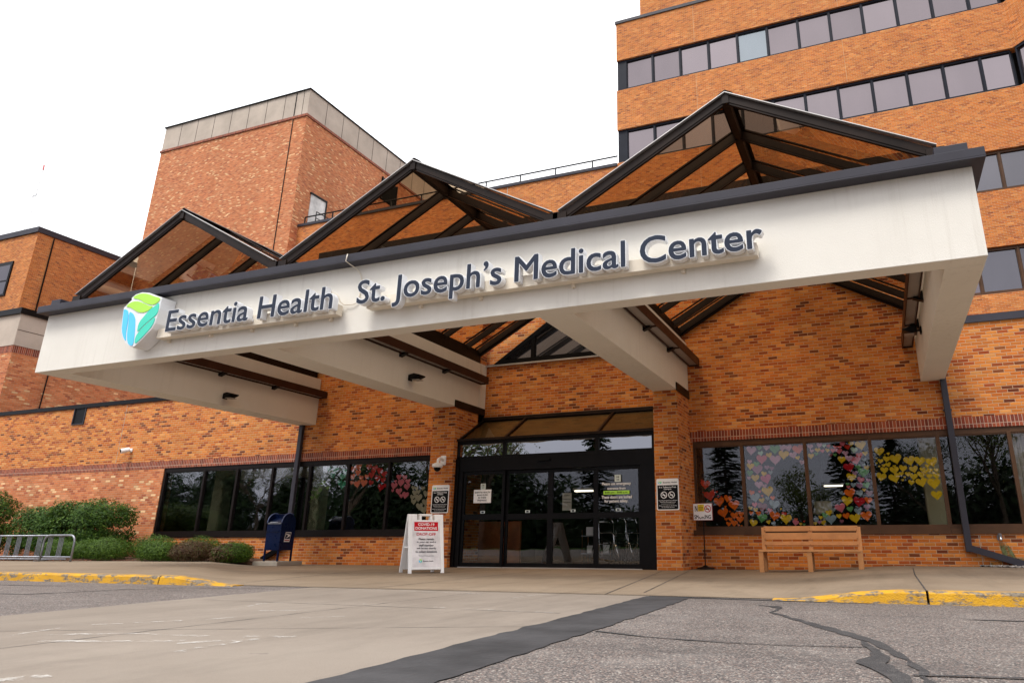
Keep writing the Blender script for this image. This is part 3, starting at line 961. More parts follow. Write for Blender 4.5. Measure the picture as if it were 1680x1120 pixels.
# ribbon windows
HE = {}
HEARTS = """5.05 1.57 0.20 R;4.98 1.67 0.04 R;5.20 1.47 0.04 R;5.27 1.43 0.05 R;5.00 1.43 0.04 R;5.13 1.35 0.23 R;5.30 1.35 0.04 R;5.36 1.34 0.04 R;5.31 1.23 0.21 O;5.48 1.29 0.16 O;5.60 1.16 0.22 O;5.43 1.15 0.05 O;5.38 1.02 0.21 O;5.51 1.06 0.04 O;5.59 0.97 0.15 O;5.51 0.91 0.09 O;5.43 0.91 0.07 O;5.72 1.00 0.12 O;5.70 0.90 0.15 O;5.58 0.83 0.14 O;5.47 0.82 0.10 O;5.66 0.80 0.05 O;5.72 0.79 0.04 O;5.65 1.03 0.05 O;6.00 2.20 0.20 P;6.16 2.25 0.11 G;6.18 2.14 0.11 M;6.30 2.25 0.14 P;6.46 2.20 0.21 G;6.60 2.23 0.15 P;6.72 2.22 0.15 P;6.90 2.18 0.21 S;6.34 2.10 0.12 Y;6.62 2.09 0.20 Y;6.45 2.00 0.22 P;6.19 2.02 0.21 K;6.80 2.08 0.15 P;6.88 2.03 0.09 Y;6.95 1.94 0.11 P;5.95 1.99 0.10 P;6.08 1.94 0.12 G;5.96 1.90 0.15 Y;6.09 1.83 0.22 V;6.28 1.87 0.10 V;6.37 1.85 0.09 V;6.21 1.75 0.11 Y;6.34 1.77 0.09 B;5.94 1.77 0.13 G;6.04 1.67 0.16 Y;6.25 1.64 0.21 H;5.92 1.68 0.08 P;6.10 1.54 0.16 P;6.21 1.52 0.09 P;6.26 1.41 0.22 Y;5.95 1.40 0.11 O;6.11 1.42 0.06 K;6.01 1.30 0.20 B;6.14 1.25 0.11 Y;6.15 1.34 0.05 S;6.25 1.28 0.08 B;6.35 1.29 0.09 O;6.37 1.16 0.20 B;6.00 1.17 0.11 K;6.14 1.12 0.19 U;5.91 1.11 0.08 Y;6.01 1.08 0.09 Y;5.92 1.02 0.08 O;6.06 1.01 0.10 O;6.28 1.06 0.10 K;6.49 1.09 0.04 Y;6.12 0.92 0.20 G;6.36 0.95 0.20 O;6.57 0.89 0.21 Y;5.95 0.83 0.16 Y;6.24 0.85 0.09 Y;6.33 0.82 0.09 B;6.74 0.83 0.12 K;6.83 0.81 0.06 Y;6.89 0.80 0.05 G;6.75 0.89 0.07 S;6.54 0.99 0.10 R;6.22 1.03 0.06 U;6.90 0.86 0.04 R;7.13 2.23 0.11 P;7.13 2.05 0.12 Y;7.15 2.15 0.08 P;7.30 2.25 0.11 P;7.39 2.24 0.08 M;7.26 2.16 0.10 Y;7.35 2.14 0.08 K;7.23 2.09 0.08 G;7.44 2.15 0.08 Y;7.47 2.23 0.07 R;7.49 2.06 0.08 U;7.54 2.14 0.09 R;7.57 2.06 0.07 G;7.59 2.20 0.08 R;7.65 2.12 0.12 K;7.73 2.26 0.11 K;7.67 2.20 0.08 R;7.81 2.19 0.11 R;7.76 2.08 0.11 P;7.88 2.25 0.10 Y;7.92 2.13 0.13 M;8.05 2.21 0.20 Y;8.11 2.06 0.10 Y;8.01 2.03 0.12 R;7.81 1.98 0.14 P;7.68 1.96 0.15 Y;7.93 1.94 0.19 K;8.09 1.95 0.08 B;7.80 1.81 0.20 C;7.96 1.82 0.10 G;8.06 1.85 0.07 B;8.11 1.80 0.10 Y;8.04 1.71 0.20 G;7.89 1.71 0.10 V;7.82 1.63 0.18 Y;7.98 1.58 0.13 K;8.11 1.57 0.08 V;7.74 1.51 0.07 G;7.84 1.49 0.10 B;7.95 1.47 0.12 V;8.07 1.48 0.13 G;7.75 1.46 0.07 K;7.77 1.34 0.20 O;7.61 1.36 0.08 B;7.94 1.34 0.13 B;8.02 1.40 0.07 Y;8.10 1.33 0.13 U;7.70 1.20 0.20 Y;7.91 1.18 0.21 C;8.07 1.21 0.14 O;8.04 1.09 0.12 V;7.57 1.08 0.19 K;7.74 1.06 0.12 G;7.87 1.02 0.13 B;7.45 1.06 0.08 B;7.36 1.00 0.12 Y;7.28 0.96 0.12 G;7.53 0.94 0.10 Y;7.66 0.94 0.13 O;7.81 0.89 0.20 Y;8.01 0.93 0.20 O;7.38 0.88 0.20 B;7.20 0.92 0.08 Y;7.12 0.88 0.10 B;7.17 0.84 0.09 V;7.24 0.83 0.10 Y;7.09 0.82 0.08 Y;7.57 0.85 0.08 U;8.36 2.08 0.18 Y;8.45 2.03 0.03 Y;8.51 2.04 0.06 Y;8.30 1.97 0.04 Y;8.36 1.91 0.10 Y;8.29 1.88 0.04 Y;8.33 1.82 0.04 Y;8.41 1.83 0.07 Y;8.47 1.94 0.13 Y;8.63 1.93 0.21 Y;8.49 1.84 0.10 Y;8.59 1.81 0.06 Y;8.41 1.74 0.14 Y;8.58 1.73 0.16 Y;8.73 1.76 0.14 Y;8.34 1.62 0.18 Y;8.57 1.59 0.20 Y;8.69 1.67 0.09 Y;8.70 1.56 0.05 Y;8.74 1.61 0.04 Y;8.80 1.66 0.10 Y;8.86 1.89 0.20 Y;8.91 1.74 0.15 Y;8.84 1.51 0.11 Y;8.89 1.61 0.14 Y;9.03 1.88 0.19 Y;9.06 1.73 0.11 Y;9.03 1.64 0.15 Y;9.14 1.79 0.08 Y;9.10 1.69 0.08 Y;9.17 1.71 0.10 Y;9.23 1.85 0.20 Y;9.28 1.71 0.09 Y;9.15 1.61 0.11 Y;9.27 1.61 0.13 Y;9.01 1.50 0.19 Y;9.23 1.67 0.05 Y;9.19 1.55 0.06 Y;9.21 1.47 0.22 Y;9.23 1.27 0.19 Y;9.09 1.56 0.05 Y;-4.51 1.88 0.17 L;-4.59 1.71 0.15 L;-4.74 1.65 0.14 L;-4.81 1.53 0.12 L;-4.66 1.56 0.16 L;-4.73 1.77 0.12 L;-4.82 1.67 0.10 L;-4.64 1.85 0.16 L;-4.35 1.76 0.11 L;-4.86 1.44 0.06 L;-4.18 2.18 0.20 D;-3.95 2.01 0.20 D;-3.92 1.81 0.23 D;-4.24 2.06 0.18 D;-4.01 1.87 0.15 D;-3.87 2.12 0.18 D;-4.39 2.20 0.15 D;-3.48 2.23 0.20 S;-3.65 2.18 0.17 S;-3.49 2.09 0.17 S;-3.64 2.00 0.17 S;-3.39 1.97 0.14 S;-3.48 1.82 0.20 S;-3.29 1.84 0.21 S;-3.23 1.99 0.13 S;-3.65 1.86 0.11 S;-3.19 2.22 0.18 C;-3.01 2.17 0.18 C;-2.86 2.11 0.18 C;-2.73 2.03 0.18 C;-3.09 2.02 0.18 C;-2.91 1.94 0.18 C;-2.74 1.89 0.16 C;-3.09 1.84 0.15 C;-2.79 1.72 0.20 C;-3.05 2.10 0.14 C;-2.65 1.77 0.12 C;-2.30 1.95 0.15 K;-2.14 1.94 0.14 K;-2.04 1.84 0.15 K;-2.23 1.81 0.19 K;-2.42 1.75 0.19 K;-2.05 1.72 0.18 K;-2.27 1.62 0.18 K;-2.08 1.53 0.19 K;-2.19 1.52 0.12 K;-2.45 1.65 0.08 K;-2.22 1.88 0.07 K;-2.39 1.86 0.08 K;-1.88 1.70 0.11 T;-1.78 1.68 0.11 T;-1.62 1.68 0.12 T;-1.83 1.58 0.15 T;-1.73 1.60 0.12 T;-1.52 1.55 0.17 T;-1.72 1.46 0.21 T;-1.89 1.48 0.14 T;-1.84 1.38 0.15 T;-1.52 1.36 0.19 T;-1.68 1.27 0.19 T;-1.52 1.19 0.21 T"""
hearts = []
for part in HEARTS.split(';'):
    a = part.split()
    hearts.append((float(a[0]), float(a[1]), float(a[2]), a[3]))


def heart_poly(w, tilt):
    pts = []
    n = 22
    for i in range(n):
        t = 2 * math.pi * i / n
        x = 16 * math.sin(t) ** 3
        y = 13 * math.cos(t) - 5 * math.cos(2 * t) - 2 * math.cos(3 * t) - math.cos(4 * t)
        pts.append((x / 32 * w, (y + 2) / 32 * w))
    c, s = math.cos(tilt), math.sin(tilt)
    return [(p[0] * c - p[1] * s, p[0] * s + p[1] * c) for p in pts]


hcount = 0


def ribbon(edges, mat, seed):
    global hcount
    n = len(edges) - 1
    for i in range(n):
        x0, x1 = edges[i], edges[i + 1]
        a = x0 + (0.0 if i == 0 else 0.001)
        b = x1
        w0 = 0.07 if i == 0 else 0.032
        w1 = 0.07 if i == n - 1 else 0.032
        m = MB()
        z0, z1 = ZSILL, ZHEAD
        m.box(a, a + w0, 0.025, 0.13, z0, z1)
        m.box(b - w1, b, 0.025, 0.13, z0, z1)
        m.box(a + w0, b - w1, 0.025, 0.13, z1 - 0.10, z1)
        m.box(a + w0, b - w1, 0.025, 0.13, z0, z0 + 0.10)
        m.box(a + w0, b - w1, 0.035, 0.12, z0 + .10, z0 + 0.125)
        m.box(a + w0, b - w1, 0.035, 0.12, z1 - .125, z1 - 0.10)
        wobj = m.build('window', mat, W)
        MB().box(a + 0.001, b - 0.001, -0.03, 0.024, z0 - 0.035, z0 + 0.055).build('sill', mat, wobj)
        MB().box(a + w0 - .005, b - w1 + .005, 0.070, 0.078, z0 + .12, z1 - .12).build('pane', M['glass'], wobj)
        for (hx, hz, hw, hc) in hearts:
            if x0 <= hx < x1:
                hx = min(max(hx, x0 + w0 + hw * .4), x1 - w1 - hw * .4)
                yy = 0.080 + 0.0007 * (hcount % 60)
                hcount += 1
                pl = heart_poly(hw, R_.uniform(-.25, .25))
                mm = MB()
                mm.prism([(hx + p[0], min(hz + p[1] + hw * 0.05, z1 - .13)) for p in pl], yy, yy + 0.0004)
                ho = mm.build('paper_heart', M['heart' + hc], wobj)
                ho['label'] = HN[hc] + ' paper heart'


ribbon([-9.93, -8.45, -7.30, -6.11, -4.91, -3.74, -2.55, -1.36, -0.76], M['frame_dark'], 1)
ribbon([4.80, 5.82, 7.03, 8.21, 9.37, 10.52, 11.7, 12.9, 14.1, 15.3, 17.6, 20], M['frame_bronze'], 2)
# drapes at the far right windows and a lamp, tube light in the right hand room
m = MB()
for i in range(9):
    x = 10.62 + i * 0.075
    m.tube([(x, 0.32, 0.72), (x, 0.32, 2.4)], 0.045, 8)
m.build('curtain', plain('grey_beige_curtain', (0.42, 0.38, 0.32), 0.9, 0, .1, .12, 5), W)
lmp = thing('table_lamp', 'pale drum shade lamp behind the heart covered window', 'lamp', (7.16, 1.5, 0.1))
MB().tube([(7.16, 1.5, 1.04), (7.16, 1.5, 1.29)], [0.2, 0.165], 24).build('lamp_shade', M['lamp'], lmp, smooth=False)
MB().tube([(7.16, 1.5, 0.62), (7.16, 1.5, 0.7), (7.16, 1.5, 0.8), (7.16, 1.5, 1.04)], [0.1, 0.07, 0.03, 0.02], 12).build('lamp_base', M['cream'], lmp)
MB().cbox(6.8, 7.5, 1.2, 1.8, 0.1, 0.62).build('side_table', M['wood'], lmp)
tl = thing('tube_light', 'lit strip light glowing inside behind the heart window', 'ceiling light', (7.29, 3.0, 1.72))
MB().box(7.12, 7.52, 2.97, 3.07, 1.69, 1.715).build('tube', M['tube_light'], tl)
MB().box(7.10, 7.54, 2.95, 3.09, 1.717, 1.75).build('housing', M['white'], tl)
m = MB()
for q in (7.1, 7.57):
    m.tube([(q, 3.02, 1.76), (q, 3.02, 3.2)], .006, 6)
m.build('suspension_rod', M['black_metal'], tl)
tl2 = thing('tube_light', 'lit strip light glowing behind the sliding glass doors', 'ceiling light', (2.75, 1.6, 1.9))
MB().box(1.62, 2.05, 1.5, 1.62, 1.62, 1.65).build('tube', M['tube_light'], tl2)
MB().box(1.59, 2.08, 1.47, 1.65, 1.652, 1.7).build('housing', M['white'], tl2)

# ---- glazed vestibule
YV = -0.80
fr = M['black_metal']
V = MB()
V.box(-0.18, 0.0, YV, YV + .12, 0.009, 2.20)
V.box(3.98, 4.31, YV, YV + .12, 0.009, 2.20)
V.box(-0.18, -0.10, YV - .03, YV, 0.009, 2.20)
V.box(4.18, 4.31, YV - .03, YV, 0.009, 2.20)
V.box(0.0, 3.98, YV, YV + .16, 1.93, 2.20)
V.box(-0.18, 4.31, YV, YV + .12, 2.2005, 2.245)
V.box(-0.18, 4.31, YV, YV + .12, 2.50, 2.585)
for x in (-0.18, 0.93, 3.035, 4.22):
    V.box(x, x + (.09 if x == 4.22 else .07 if x > 0 else .03), YV, YV + .1, 2.245, 2.50)
V.build('vestibule_frame', fr, W)
m = MB()
for a, b in ((-0.15, .93), (1.0, 3.035), (3.105, 4.22)):
    m.box(a, b, YV + .04, YV + .048, 2.245, 2.5)
m.build('transom_glass', glass('mirror_transom_glass', (0.15, 0.15, 0.15), 0.30, 0.9, 0.0, 0.002), W)
# sloping glass
m = MB()
for x in (-0.16, 0.955, 3.07, 4.29):
    m.bar((x, YV + .02, 2.60), (x, 0.24, 3.19), 0.05, 0.05)
m.bar((-0.18, YV - .0, 2.60), (4.31, YV - .0, 2.60), 0.09, 0.05)
m.box(-0.18, 4.31, 0.19, 0.265, 3.175, 3.25)
m.build('slope_frame', M['dark_metal'], W)
m = MB()
m.add([(-0.16, YV + .02, 2.605), (4.29, YV + .02, 2.605), (4.29, 0.22, 3.18), (-0.16, 0.22, 3.18)], [(0, 1, 2, 3)])
m.build('slope_glass', M['glass_slope'], W)
m = MB()
for a, b in ((-0.12, .93), (.99, 3.04), (3.10, 4.26)):
    m.add([(a, YV + .03, 2.570), (b, YV + .03, 2.570), (b, 0.262, 3.165), (a, 0.262, 3.165)], [(0, 1, 2, 3)])
m.build('roller_blind', plain('tan_blind', (0.17, 0.13, 0.085), 0.9, 0, .1, .12, 2), W)
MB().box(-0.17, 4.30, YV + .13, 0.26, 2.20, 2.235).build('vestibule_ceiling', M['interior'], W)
MB().cbox(1.75, 2.05, YV - .045, YV, 2.085, 2.135, .01).build('door_sensor', M['black'], W)
# doors
for k, (a, b, yy) in enumerate(((0.0, 1.0, YV + .03), (1.0, 2.02, YV + .09), (2.02, 3.02, YV + .09), (3.02, 3.98, YV + .03))):
    m = MB()
    m.box(a, a + .06, yy, yy + .045, 0.02, 1.925)
    m.box(b - .06, b, yy, yy + .045, 0.02, 1.925)
    m.box(a + .06, b - .06, yy, yy + .045, 0.02, 0.10)
    m.box(a + .06, b - .06, yy, yy + .045, 0.94, 1.05)
    m.box(a + .06, b - .06, yy, yy + .045, 1.86, 1.925)
    d = m.build('sliding_door', fr, W)
    m = MB()
    m.box(a + .055, b - .055, yy + .02, yy + .027, 0.10, 0.94)
    m.box(a + .055, b - .055, yy + .02, yy + .027, 1.05, 1.86)
    m.build('pane', M['glass'], d)
    m = MB().box((a + b) / 2 - .05, (a + b) / 2 + .05, yy + .008, yy + .018, 1.068, 1.118)
    s_ = m.build('door_sticker', plain('pale_sticker', (0.62, 0.72, 0.74), .6), d)
    MB().box((a + b) / 2 - .028, (a + b) / 2 + .028, yy + .005, yy + .0075, 1.078, 1.108).build('sticker_print', M['slate'], d)
m = MB().box(0.0, 3.98, YV - .02, YV + .15, 0.006, 0.02)
m.build('threshold', M['alu'], W)

# clerestory gable in the middle bay
m = MB()
A_, B_, C_ = (0.0, 4.50), (2.06, 5.87), (4.12, 4.50)
a2, b2, c2 = (0.33, 4.61), (2.06, 5.73), (3.79, 4.61)
def fr_poly(p, q, r, s):
    m.prism([p, q, r, s], 0.24, 0.40)
fr_poly(A_, a2, b2, B_)
fr_poly(B_, b2, c2, C_)
fr_poly(A_, C_, c2, a2)
m.box(1.0, 1.09, 0.25, 0.38, 4.61, 5.12)
m.box(3.03, 3.12, 0.25, 0.38, 4.61, 5.12)
cw = m.build('clerestory_window', M['black_metal'], W)
MB().prism([a2, c2, b2], 0.31, 0.318).build('pane', coated_glass('clerestory_glass', (0.03, 0.033, 0.04), 0.18, 0.03), cw)
MB().box(-0.18, 4.31, 0.20, 0.268, 4.46, 4.495).build('sill', M['alu'], cw)

# downspouts
def downspout(pts, w=0.10, d=0.08):
    m = MB()
    for p, q in zip(pts[:-1], pts[1:]):
        v = (Vector(q) - Vector(p)).normalized() * 0.03
        m.bar(Vector(p) - v, Vector(q) + v, w, d, (0, 1, 0))
    return m.build('downspout', M['slate_metal'], W, bevel=0.008)


dsp = downspout([(9.60, -0.06, 3.40), (9.60, -0.06, 0.36)], .105, .085)
m = MB()
m.bar((9.59, -0.062, 0.40), (10.42, -0.062, 0.13), 0.085, 0.105, (0, 0, 1))
m.bar((10.40, -0.062, 0.14), (11.2, -0.062, 0.10), 0.085, 0.105, (0, 0, 1))
m.build('downspout_foot', M['slate_metal'], dsp)
m = MB()
for z in (1.4, 2.75):
    m.box(9.53, 9.67, -0.075, -0.002, z, z + .03)
m.build('strap', M['slate_metal'], dsp)
dsp = downspout([(-5.26, -0.06, 3.40), (-5.26, -0.06, 0.42)], .115, .085)
m = MB()
m.bar((-5.25, -0.062, 0.46), (-5.98, -0.062, 0.11), 0.085, 0.105, (0, 0, 1))
m.build('downspout_foot', M['black_metal'], dsp)
m = MB()
for z in (1.4, 2.75):
    m.box(-5.33, -5.19, -0.075, -0.002, z, z + .03)
m.build('strap', M['slate_metal'], dsp)

# ------------------------------------------------------------------ canopy
CN = thing('entrance_canopy', 'cream stucco entrance canopy with three glass gable skylights on four beams', 'canopy', (2.1, -3.2, 3.33))
XL, XR, ZB, ZT = -5.40, 9.63, 3.33, 4.39
MB().box(XL, XR, -6.41, -6.13, ZB, ZT).build('fascia', M['stucco'], CN, bevel=0.006)
beams = [(-5.40, -4.88, 0.0), (-0.72, -0.18, 0.268), (4.31, 4.80, 0.0), (9.23, 9.63, 0.0)]
for x0, x1, ye in beams:
    if ye == 0:
        MB().box(x0, x1, -6.13, -0.002, ZB, 4.5).build('beam', M['stucco'], CN)
    else:
        MB().box(x0, x1, -6.13, -0.002, ZB, 4.5).build('beam', M['stucco'], CN)
# bearing plates where beams sit on the columns
MB().box(-0.178, -0.155, -1.02, 0.26, 3.30, 3.46).build('bearing_plate', M['dark_metal'], CN)
MB().box(4.802, 4.825, -1.02, -0.01, 3.30, 3.46).build('bearing_plate', M['dark_metal'], CN)
MB().box(-0.178, -0.165, -0.001, 0.266, 3.46, 4.5).build('beam_return', M['stucco'], CN)
# metal coping along the fascia
m = MB()
m.box(-5.44, 9.75, -6.60, -6.10, 4.375, 4.395)
m.box(-5.44, 9.75, -6.60, -6.585, 4.395, 4.50)
m.box(-5.44, 9.75, -6.585, -6.10, 4.488, 4.50)
m.box(9.635, 9.75, -6.10, -0.05, 4.375, 4.50)
m.box(-5.44, -5.405, -6.10, -0.05, 4.375, 4.50)
m.build('metal_coping', M['slate_metal'], CN, bevel=0.004)
MB().box(9.28, 9.62, -6.45, -5.9, 4.50, 4.66).build('coping_end_block', M['slate_metal'], CN, bevel=0.006)
MB().box(-5.36, -5.12, -6.45, -5.9, 4.50, 4.66).build('coping_end_block', M['slate_metal'], CN, bevel=0.006)
ZE, ZR = 4.80, 6.14
rafter_y = [-6.15 + 0.925 * k for k in range(7)] + [-0.08]
for (e0, e1) in ((-5.12, -0.46), (-0.30, 4.47), (4.60, 9.33)):
    xc = (e0 + e1) / 2
    root = MB()
    # base curbs
    s_ = []
    root.box(e0 - .10, e0 + .10, -6.2, 0.0, 4.49, 4.80)
    root.box(e1 - .10, e1 + .10, -6.2, 0.0, 4.49, 4.80)
    root.box(e0 - .09, e1 + .09, -6.19, -6.11, 4.495, 4.56)
    sk = root.build('skylight', M['dark_metal'], CN)
    ye = 0.27 if e0 == -0.30 else 0.0
    for k, y in enumerate(rafter_y):
        m = MB()
        for s, e in ((1, e0), (-1, e1)):
            m.bar((e + s * .04, y, ZE - .04), (xc, y, ZR - .075), 0.055 if k else 0.065, 0.10, (0, 0, 1))
            m.bar((e + s * .04, y, ZE - .11), (xc, y, ZR - .145), 0.045, 0.03, (0, 0, 1))
        ro = m.build('rafter', M['dark_metal'], sk)
        if k == 0:
            m = MB()
            for s, e in ((1, e0), (-1, e1)):
                m.bar((e - s * .02, y - .03, ZE + .022), (xc, y - .03, ZR - .010), 0.09, 0.011, (0, 0, 1))
            m.build('cap_flashing', M['alu'], sk)
        else:
            m = MB()
            for s, e in ((1, e0), (-1, e1)):
                m.bar((e, y, ZE + .055), (xc, y, ZR + .02), 0.055, 0.02, (0, 0, 1))
            m.build('pressure_cap', M['dark_metal'], sk)
    MB().bar((xc, -6.2, ZR - .09), (xc, -0.02, ZR - .09), 0.09, 0.16).build('ridge_beam', M['dark_metal'], sk)
    m = MB().prism([(xc - .1, ZR - .02), (xc, ZR + .045), (xc + .1, ZR - .02), (xc, ZR + .03)], -6.19, -0.02)
    m.build('ridge_cap', M['dark_metal'], sk)
    for s, e in ((1, e0), (-1, e1)):
        m = MB()
        m.add([(e, -6.12, ZE + .035), (xc, -6.12, ZR - .005), (xc, -0.03, ZR - .005), (e, -0.03, ZE + .035)], [(0, 1, 2, 3)])
        m.build('glass_slope', M['glass_sky'], sk)
    # wall flashing trace
    m = MB()
    for s, e in ((1, e0), (-1, e1)):
        m.bar((e + s * .1, -0.035, ZE - .10), (xc, -0.035, ZR - .14), 0.07, 0.07, (0, 0, 1))
    m.build('wall_flashing', M['frame_dark'], sk)

# linear light troughs along the beams
def trough(xa, xb, side):
    m = MB()
    if side > 0:
        m.box(xb - .018, xb, -6.1, -0.01, 3.985, 4.15)
        m.box(xa, xa + .018, -6.1, -0.01, 3.985, 4.10)
    else:
        m.box(xa, xa + .018, -6.1, -0.01, 3.985, 4.15)
        m.box(xb - .018, xb, -6.1, -0.01, 3.985, 4.10)
    m.box(xa + .018, xb - .018, -6.1, -0.01, 4.06, 4.07)
    ys = [-6.1 + 1.52 * k for k in range(5)]
    for y in ys:
        m.box(xa + .018, xb - .018, y, y + .02, 3.99, 4.06)
    t_ = m.build('light_trough', M['brown_metal'], CN)
    MB().box(xa + .019, xb - .019, -6.08, -0.03, 4.015, 4.03).build('lens', M['lens'], t_)
    for y in ys[1:4]:
        m = MB()
        if side > 0:
            m.prism([(xa - .05, 3.93), (xa + .10, 3.985), (xa + .10, 4.0), (xa - .05, 4.10)], y - .05, y + .05)
        else:
            m.prism([(xb + .05, 3.93), (xb - .10, 3.985), (xb - .10, 4.0), (xb + .05, 4.10)], y - .05, y + .05)
        m.build('bracket', M['black_metal'], t_)


trough(-4.84, -4.62, 1)
trough(-0.14, 0.06, 1)
trough(4.84, 5.06, 1)
trough(8.99, 9.18, -1)
trough(4.06, 4.27, -1)
trough(-0.98, -0.77, -1)
# white cable draped over the fascia
c = MB().tube([(1.40, -6.62, 4.49), (1.39, -6.63, 4.38), (1.40, -6.56, 4.36), (1.43, -6.47, 4.33), (1.50, -6.43, 4.25), (1.55, -6.42, 4.12), (1.545, -6.42, 4.0), (1.52, -6.43, 3.79), (1.45, -6.44, 3.765), (1.3, -6.45, 3.77), (1.27, -6.5, 3.80), (1.22, -6.53, 3.92), (1.12, -6.54, 3.97), (1.1, -6.56, 3.8)], 0.008, 6).build('power_cable', M['cream'], None, smooth=True)
tag(c, 'thin cream power cable hanging over the canopy face between the two signs', 'cable')

for (x, y, z, s, lab) in ((-4.88, -2.85, 3.53, 1, 'small black floodlight on the leftmost canopy beam'), (-0.18, -2.71, 3.59, 1, 'small black floodlight on the beam over the camera column'), (9.23, -1.9, 3.80, -1, 'small black floodlight on the rightmost canopy beam')):
    f = thing('floodlight', lab, 'floodlight', (x, y, z), 'black floodlights on the canopy beams')
    MB().cbox(x - (.0 if s > 0 else .03), x + (.03 if s > 0 else .0), y - .06, y + .06, z - .06, z + .06, .008).build('mounting_plate', M['black_metal'], f)
    MB().tube([(x + s * .02, y, z), (x + s * .1, y, z + .01)], .018, 8).build('arm', M['black_metal'], f)
    m = MB()
    m.prism([(x + s * .07, z - .05), (x + s * .07, z + .05), (x + s * .16, z + .065), (x + s * .30, z + .03), (x + s * .30, z + .01), (x + s * .16, z - .045)], y - .11, y + .11)
    m.build('lamp_head', M['black_metal'], f, bevel=.01)
    MB().box(min(x + s * .12, x + s * .27), max(x + s * .12, x + s * .27), y - .09, y + .09, z - .062, z - .056).build('lens', M['lens'], f)

# ------------------------------------------------------------------ sign lettering on the fascia
def islands(vs, fs):
    par = list(range(len(vs)))

    def find(a):
        while par[a] != a:
            par[a] = par[par[a]]
            a = par[a]
        return a
    key = {}
    for i, v in enumerate(vs):
        kk = (round(v.x, 4), round(v.y, 4))
        if kk in key:
            par[find(i)] = find(key[kk])
        else:
            key[kk] = i
    for f in fs:
        for a in f[1:]:
            par[find(a)] = find(f[0])
    g_ = {}
    for i in range(len(vs)):
        g_.setdefault(find(i), []).append(i)
    isl = []
    for ids in g_.values():
        s = set(ids)
        ff = [f for f in fs if f[0] in s]
        xs = [vs[i].x for i in ids]
        isl.append([min(xs), max(xs), ids, ff])
    isl.sort(key=lambda t: t[0])
    out = []
    for it in isl:
        if out:
            p = out[-1]
            ov = min(p[1], it[1]) - max(p[0], it[0])
            if ov > 0.5 * min(p[1] - p[0], it[1] - it[0]):
                p[0] = min(p[0], it[0])
                p[1] = max(p[1], it[1])
                p[2] += it[2]
                p[3] += it[3]
                continue
        out.append(it)
    return out


def channel(name, label, body, x0, x1, zb, cap, par, spc=1.0):
    vs, fs = text_data(body, 0.0, 0.0, 1.0, spc)
    a, b, c_, d_ = bbox(vs)
    hv, _ = text_data('H')
    ch = bbox(hv)[3]
    kx = (x1 - x0) / (b - a)
    kz = cap / ch
    body_v, body_f = fat(text_data(body, 0.5, 0.0, 1.0, spc), 0.030)
    face_v, face_f = fat(text_data(body, 0.0, 0.0, 1.0, spc), 0.013)
    yb, yf = -6.575, -6.68

    def mk(vv, ff, flat):
        res = []
        for it in islands(vv, ff):
            ids = it[2]
            mp_ = {i: n_ for n_, i in enumerate(ids)}
            P = []
            for i in ids:
                v = vv[i]
                y = (yf - .004 - abs(v.z) * .5) if flat else (yf - (v.z - .5) * .5 if v.z > 0 else yb - (v.z + .5) * .5)
                P.append((x0 + (v.x - a) * kx, y, zb + v.y * kz))
            me_ = bpy.data.meshes.new('letter')
            me_.from_pydata(P, [], [[mp_[i] for i in f] for f in it[3]])
            res.append((it[0], it[1], me_))
        return res
    bodies = mk(body_v, body_f, False)
    faces = mk(face_v, face_f, True)
    for (q0, q1, me_) in bodies:
        me_.materials.append(M['white_letter'])
        lo = link('letter', me_, par)
        for (f0, f1, fm) in faces:
            if f0 >= q0 - .02 and f1 <= q1 + .02:
                fm.materials.clear()
                fm.materials.append(M['slate'])
                link('letter_face', fm, lo)


SG = thing('wall_sign', 'raised channel letters reading Essentia Health beside a leaf shaped logo', 'sign', (-0.9, -6.5, 3.6))
channel('l', '', 'Essentia Health', -1.98, 1.28, 3.655, 0.335, SG)
MB().box(-2.3, 1.27, -6.57, -6.44, 3.60, 3.76).build('raceway', M['cream'], SG, bevel=.004)
m = MB()
for x in (-2.2, -1.3, -0.45, 0.4, 1.05):
    m.box(x, x + .04, -6.46, -6.41, 3.55, 3.61)
m.build('raceway_clip', M['cream'], SG)
shapes = dict(
    lime=[[(-2.89, 4.32), (-2.83, 4.36), (-2.70, 4.38), (-2.54, 4.35), (-2.39, 4.29), (-2.23, 4.24), (-2.26, 4.18), (-2.35, 4.14), (-2.47, 4.16), (-2.58, 4.20), (-2.72, 4.28)],
          [(-3.0, 4.18), (-2.96, 4.23), (-2.85, 4.26), (-2.71, 4.24), (-2.58, 4.185), (-2.45, 4.13), (-2.37, 4.12), (-2.43, 4.06), (-2.55, 4.03), (-2.69, 4.05), (-2.82, 4.12), (-2.92, 4.17)]],
    cyan=[[(-3.04, 4.15), (-2.95, 4.12), (-2.91, 4.05), (-2.885, 3.92), (-2.88, 3.77), (-2.86, 3.66), (-2.83, 3.57), (-2.91, 3.65), (-2.98, 3.77), (-3.01, 3.93), (-3.03, 4.07)],
          [(-2.90, 4.09), (-2.81, 4.05), (-2.73, 3.96), (-2.70, 3.85), (-2.66, 3.65), (-2.645, 3.49), (-2.71, 3.49), (-2.79, 3.55), (-2.84, 3.71), (-2.86, 3.89)]],
    teal=[[(-2.25, 4.17), (-2.23, 4.10), (-2.23, 4.0), (-2.26, 3.95), (-2.38, 3.885), (-2.51, 3.80), (-2.61, 3.70), (-2.62, 3.79), (-2.61, 3.87), (-2.53, 3.96), (-2.43, 4.06), (-2.31, 4.12)],
          [(-2.265, 3.93), (-2.27, 3.84), (-2.31, 3.76), (-2.39, 3.68), (-2.49, 3.59), (-2.61, 3.50), (-2.63, 3.60), (-2.60, 3.68), (-2.50, 3.78), (-2.37, 3.865)]])
from mathutils.geometry import tessellate_polygon
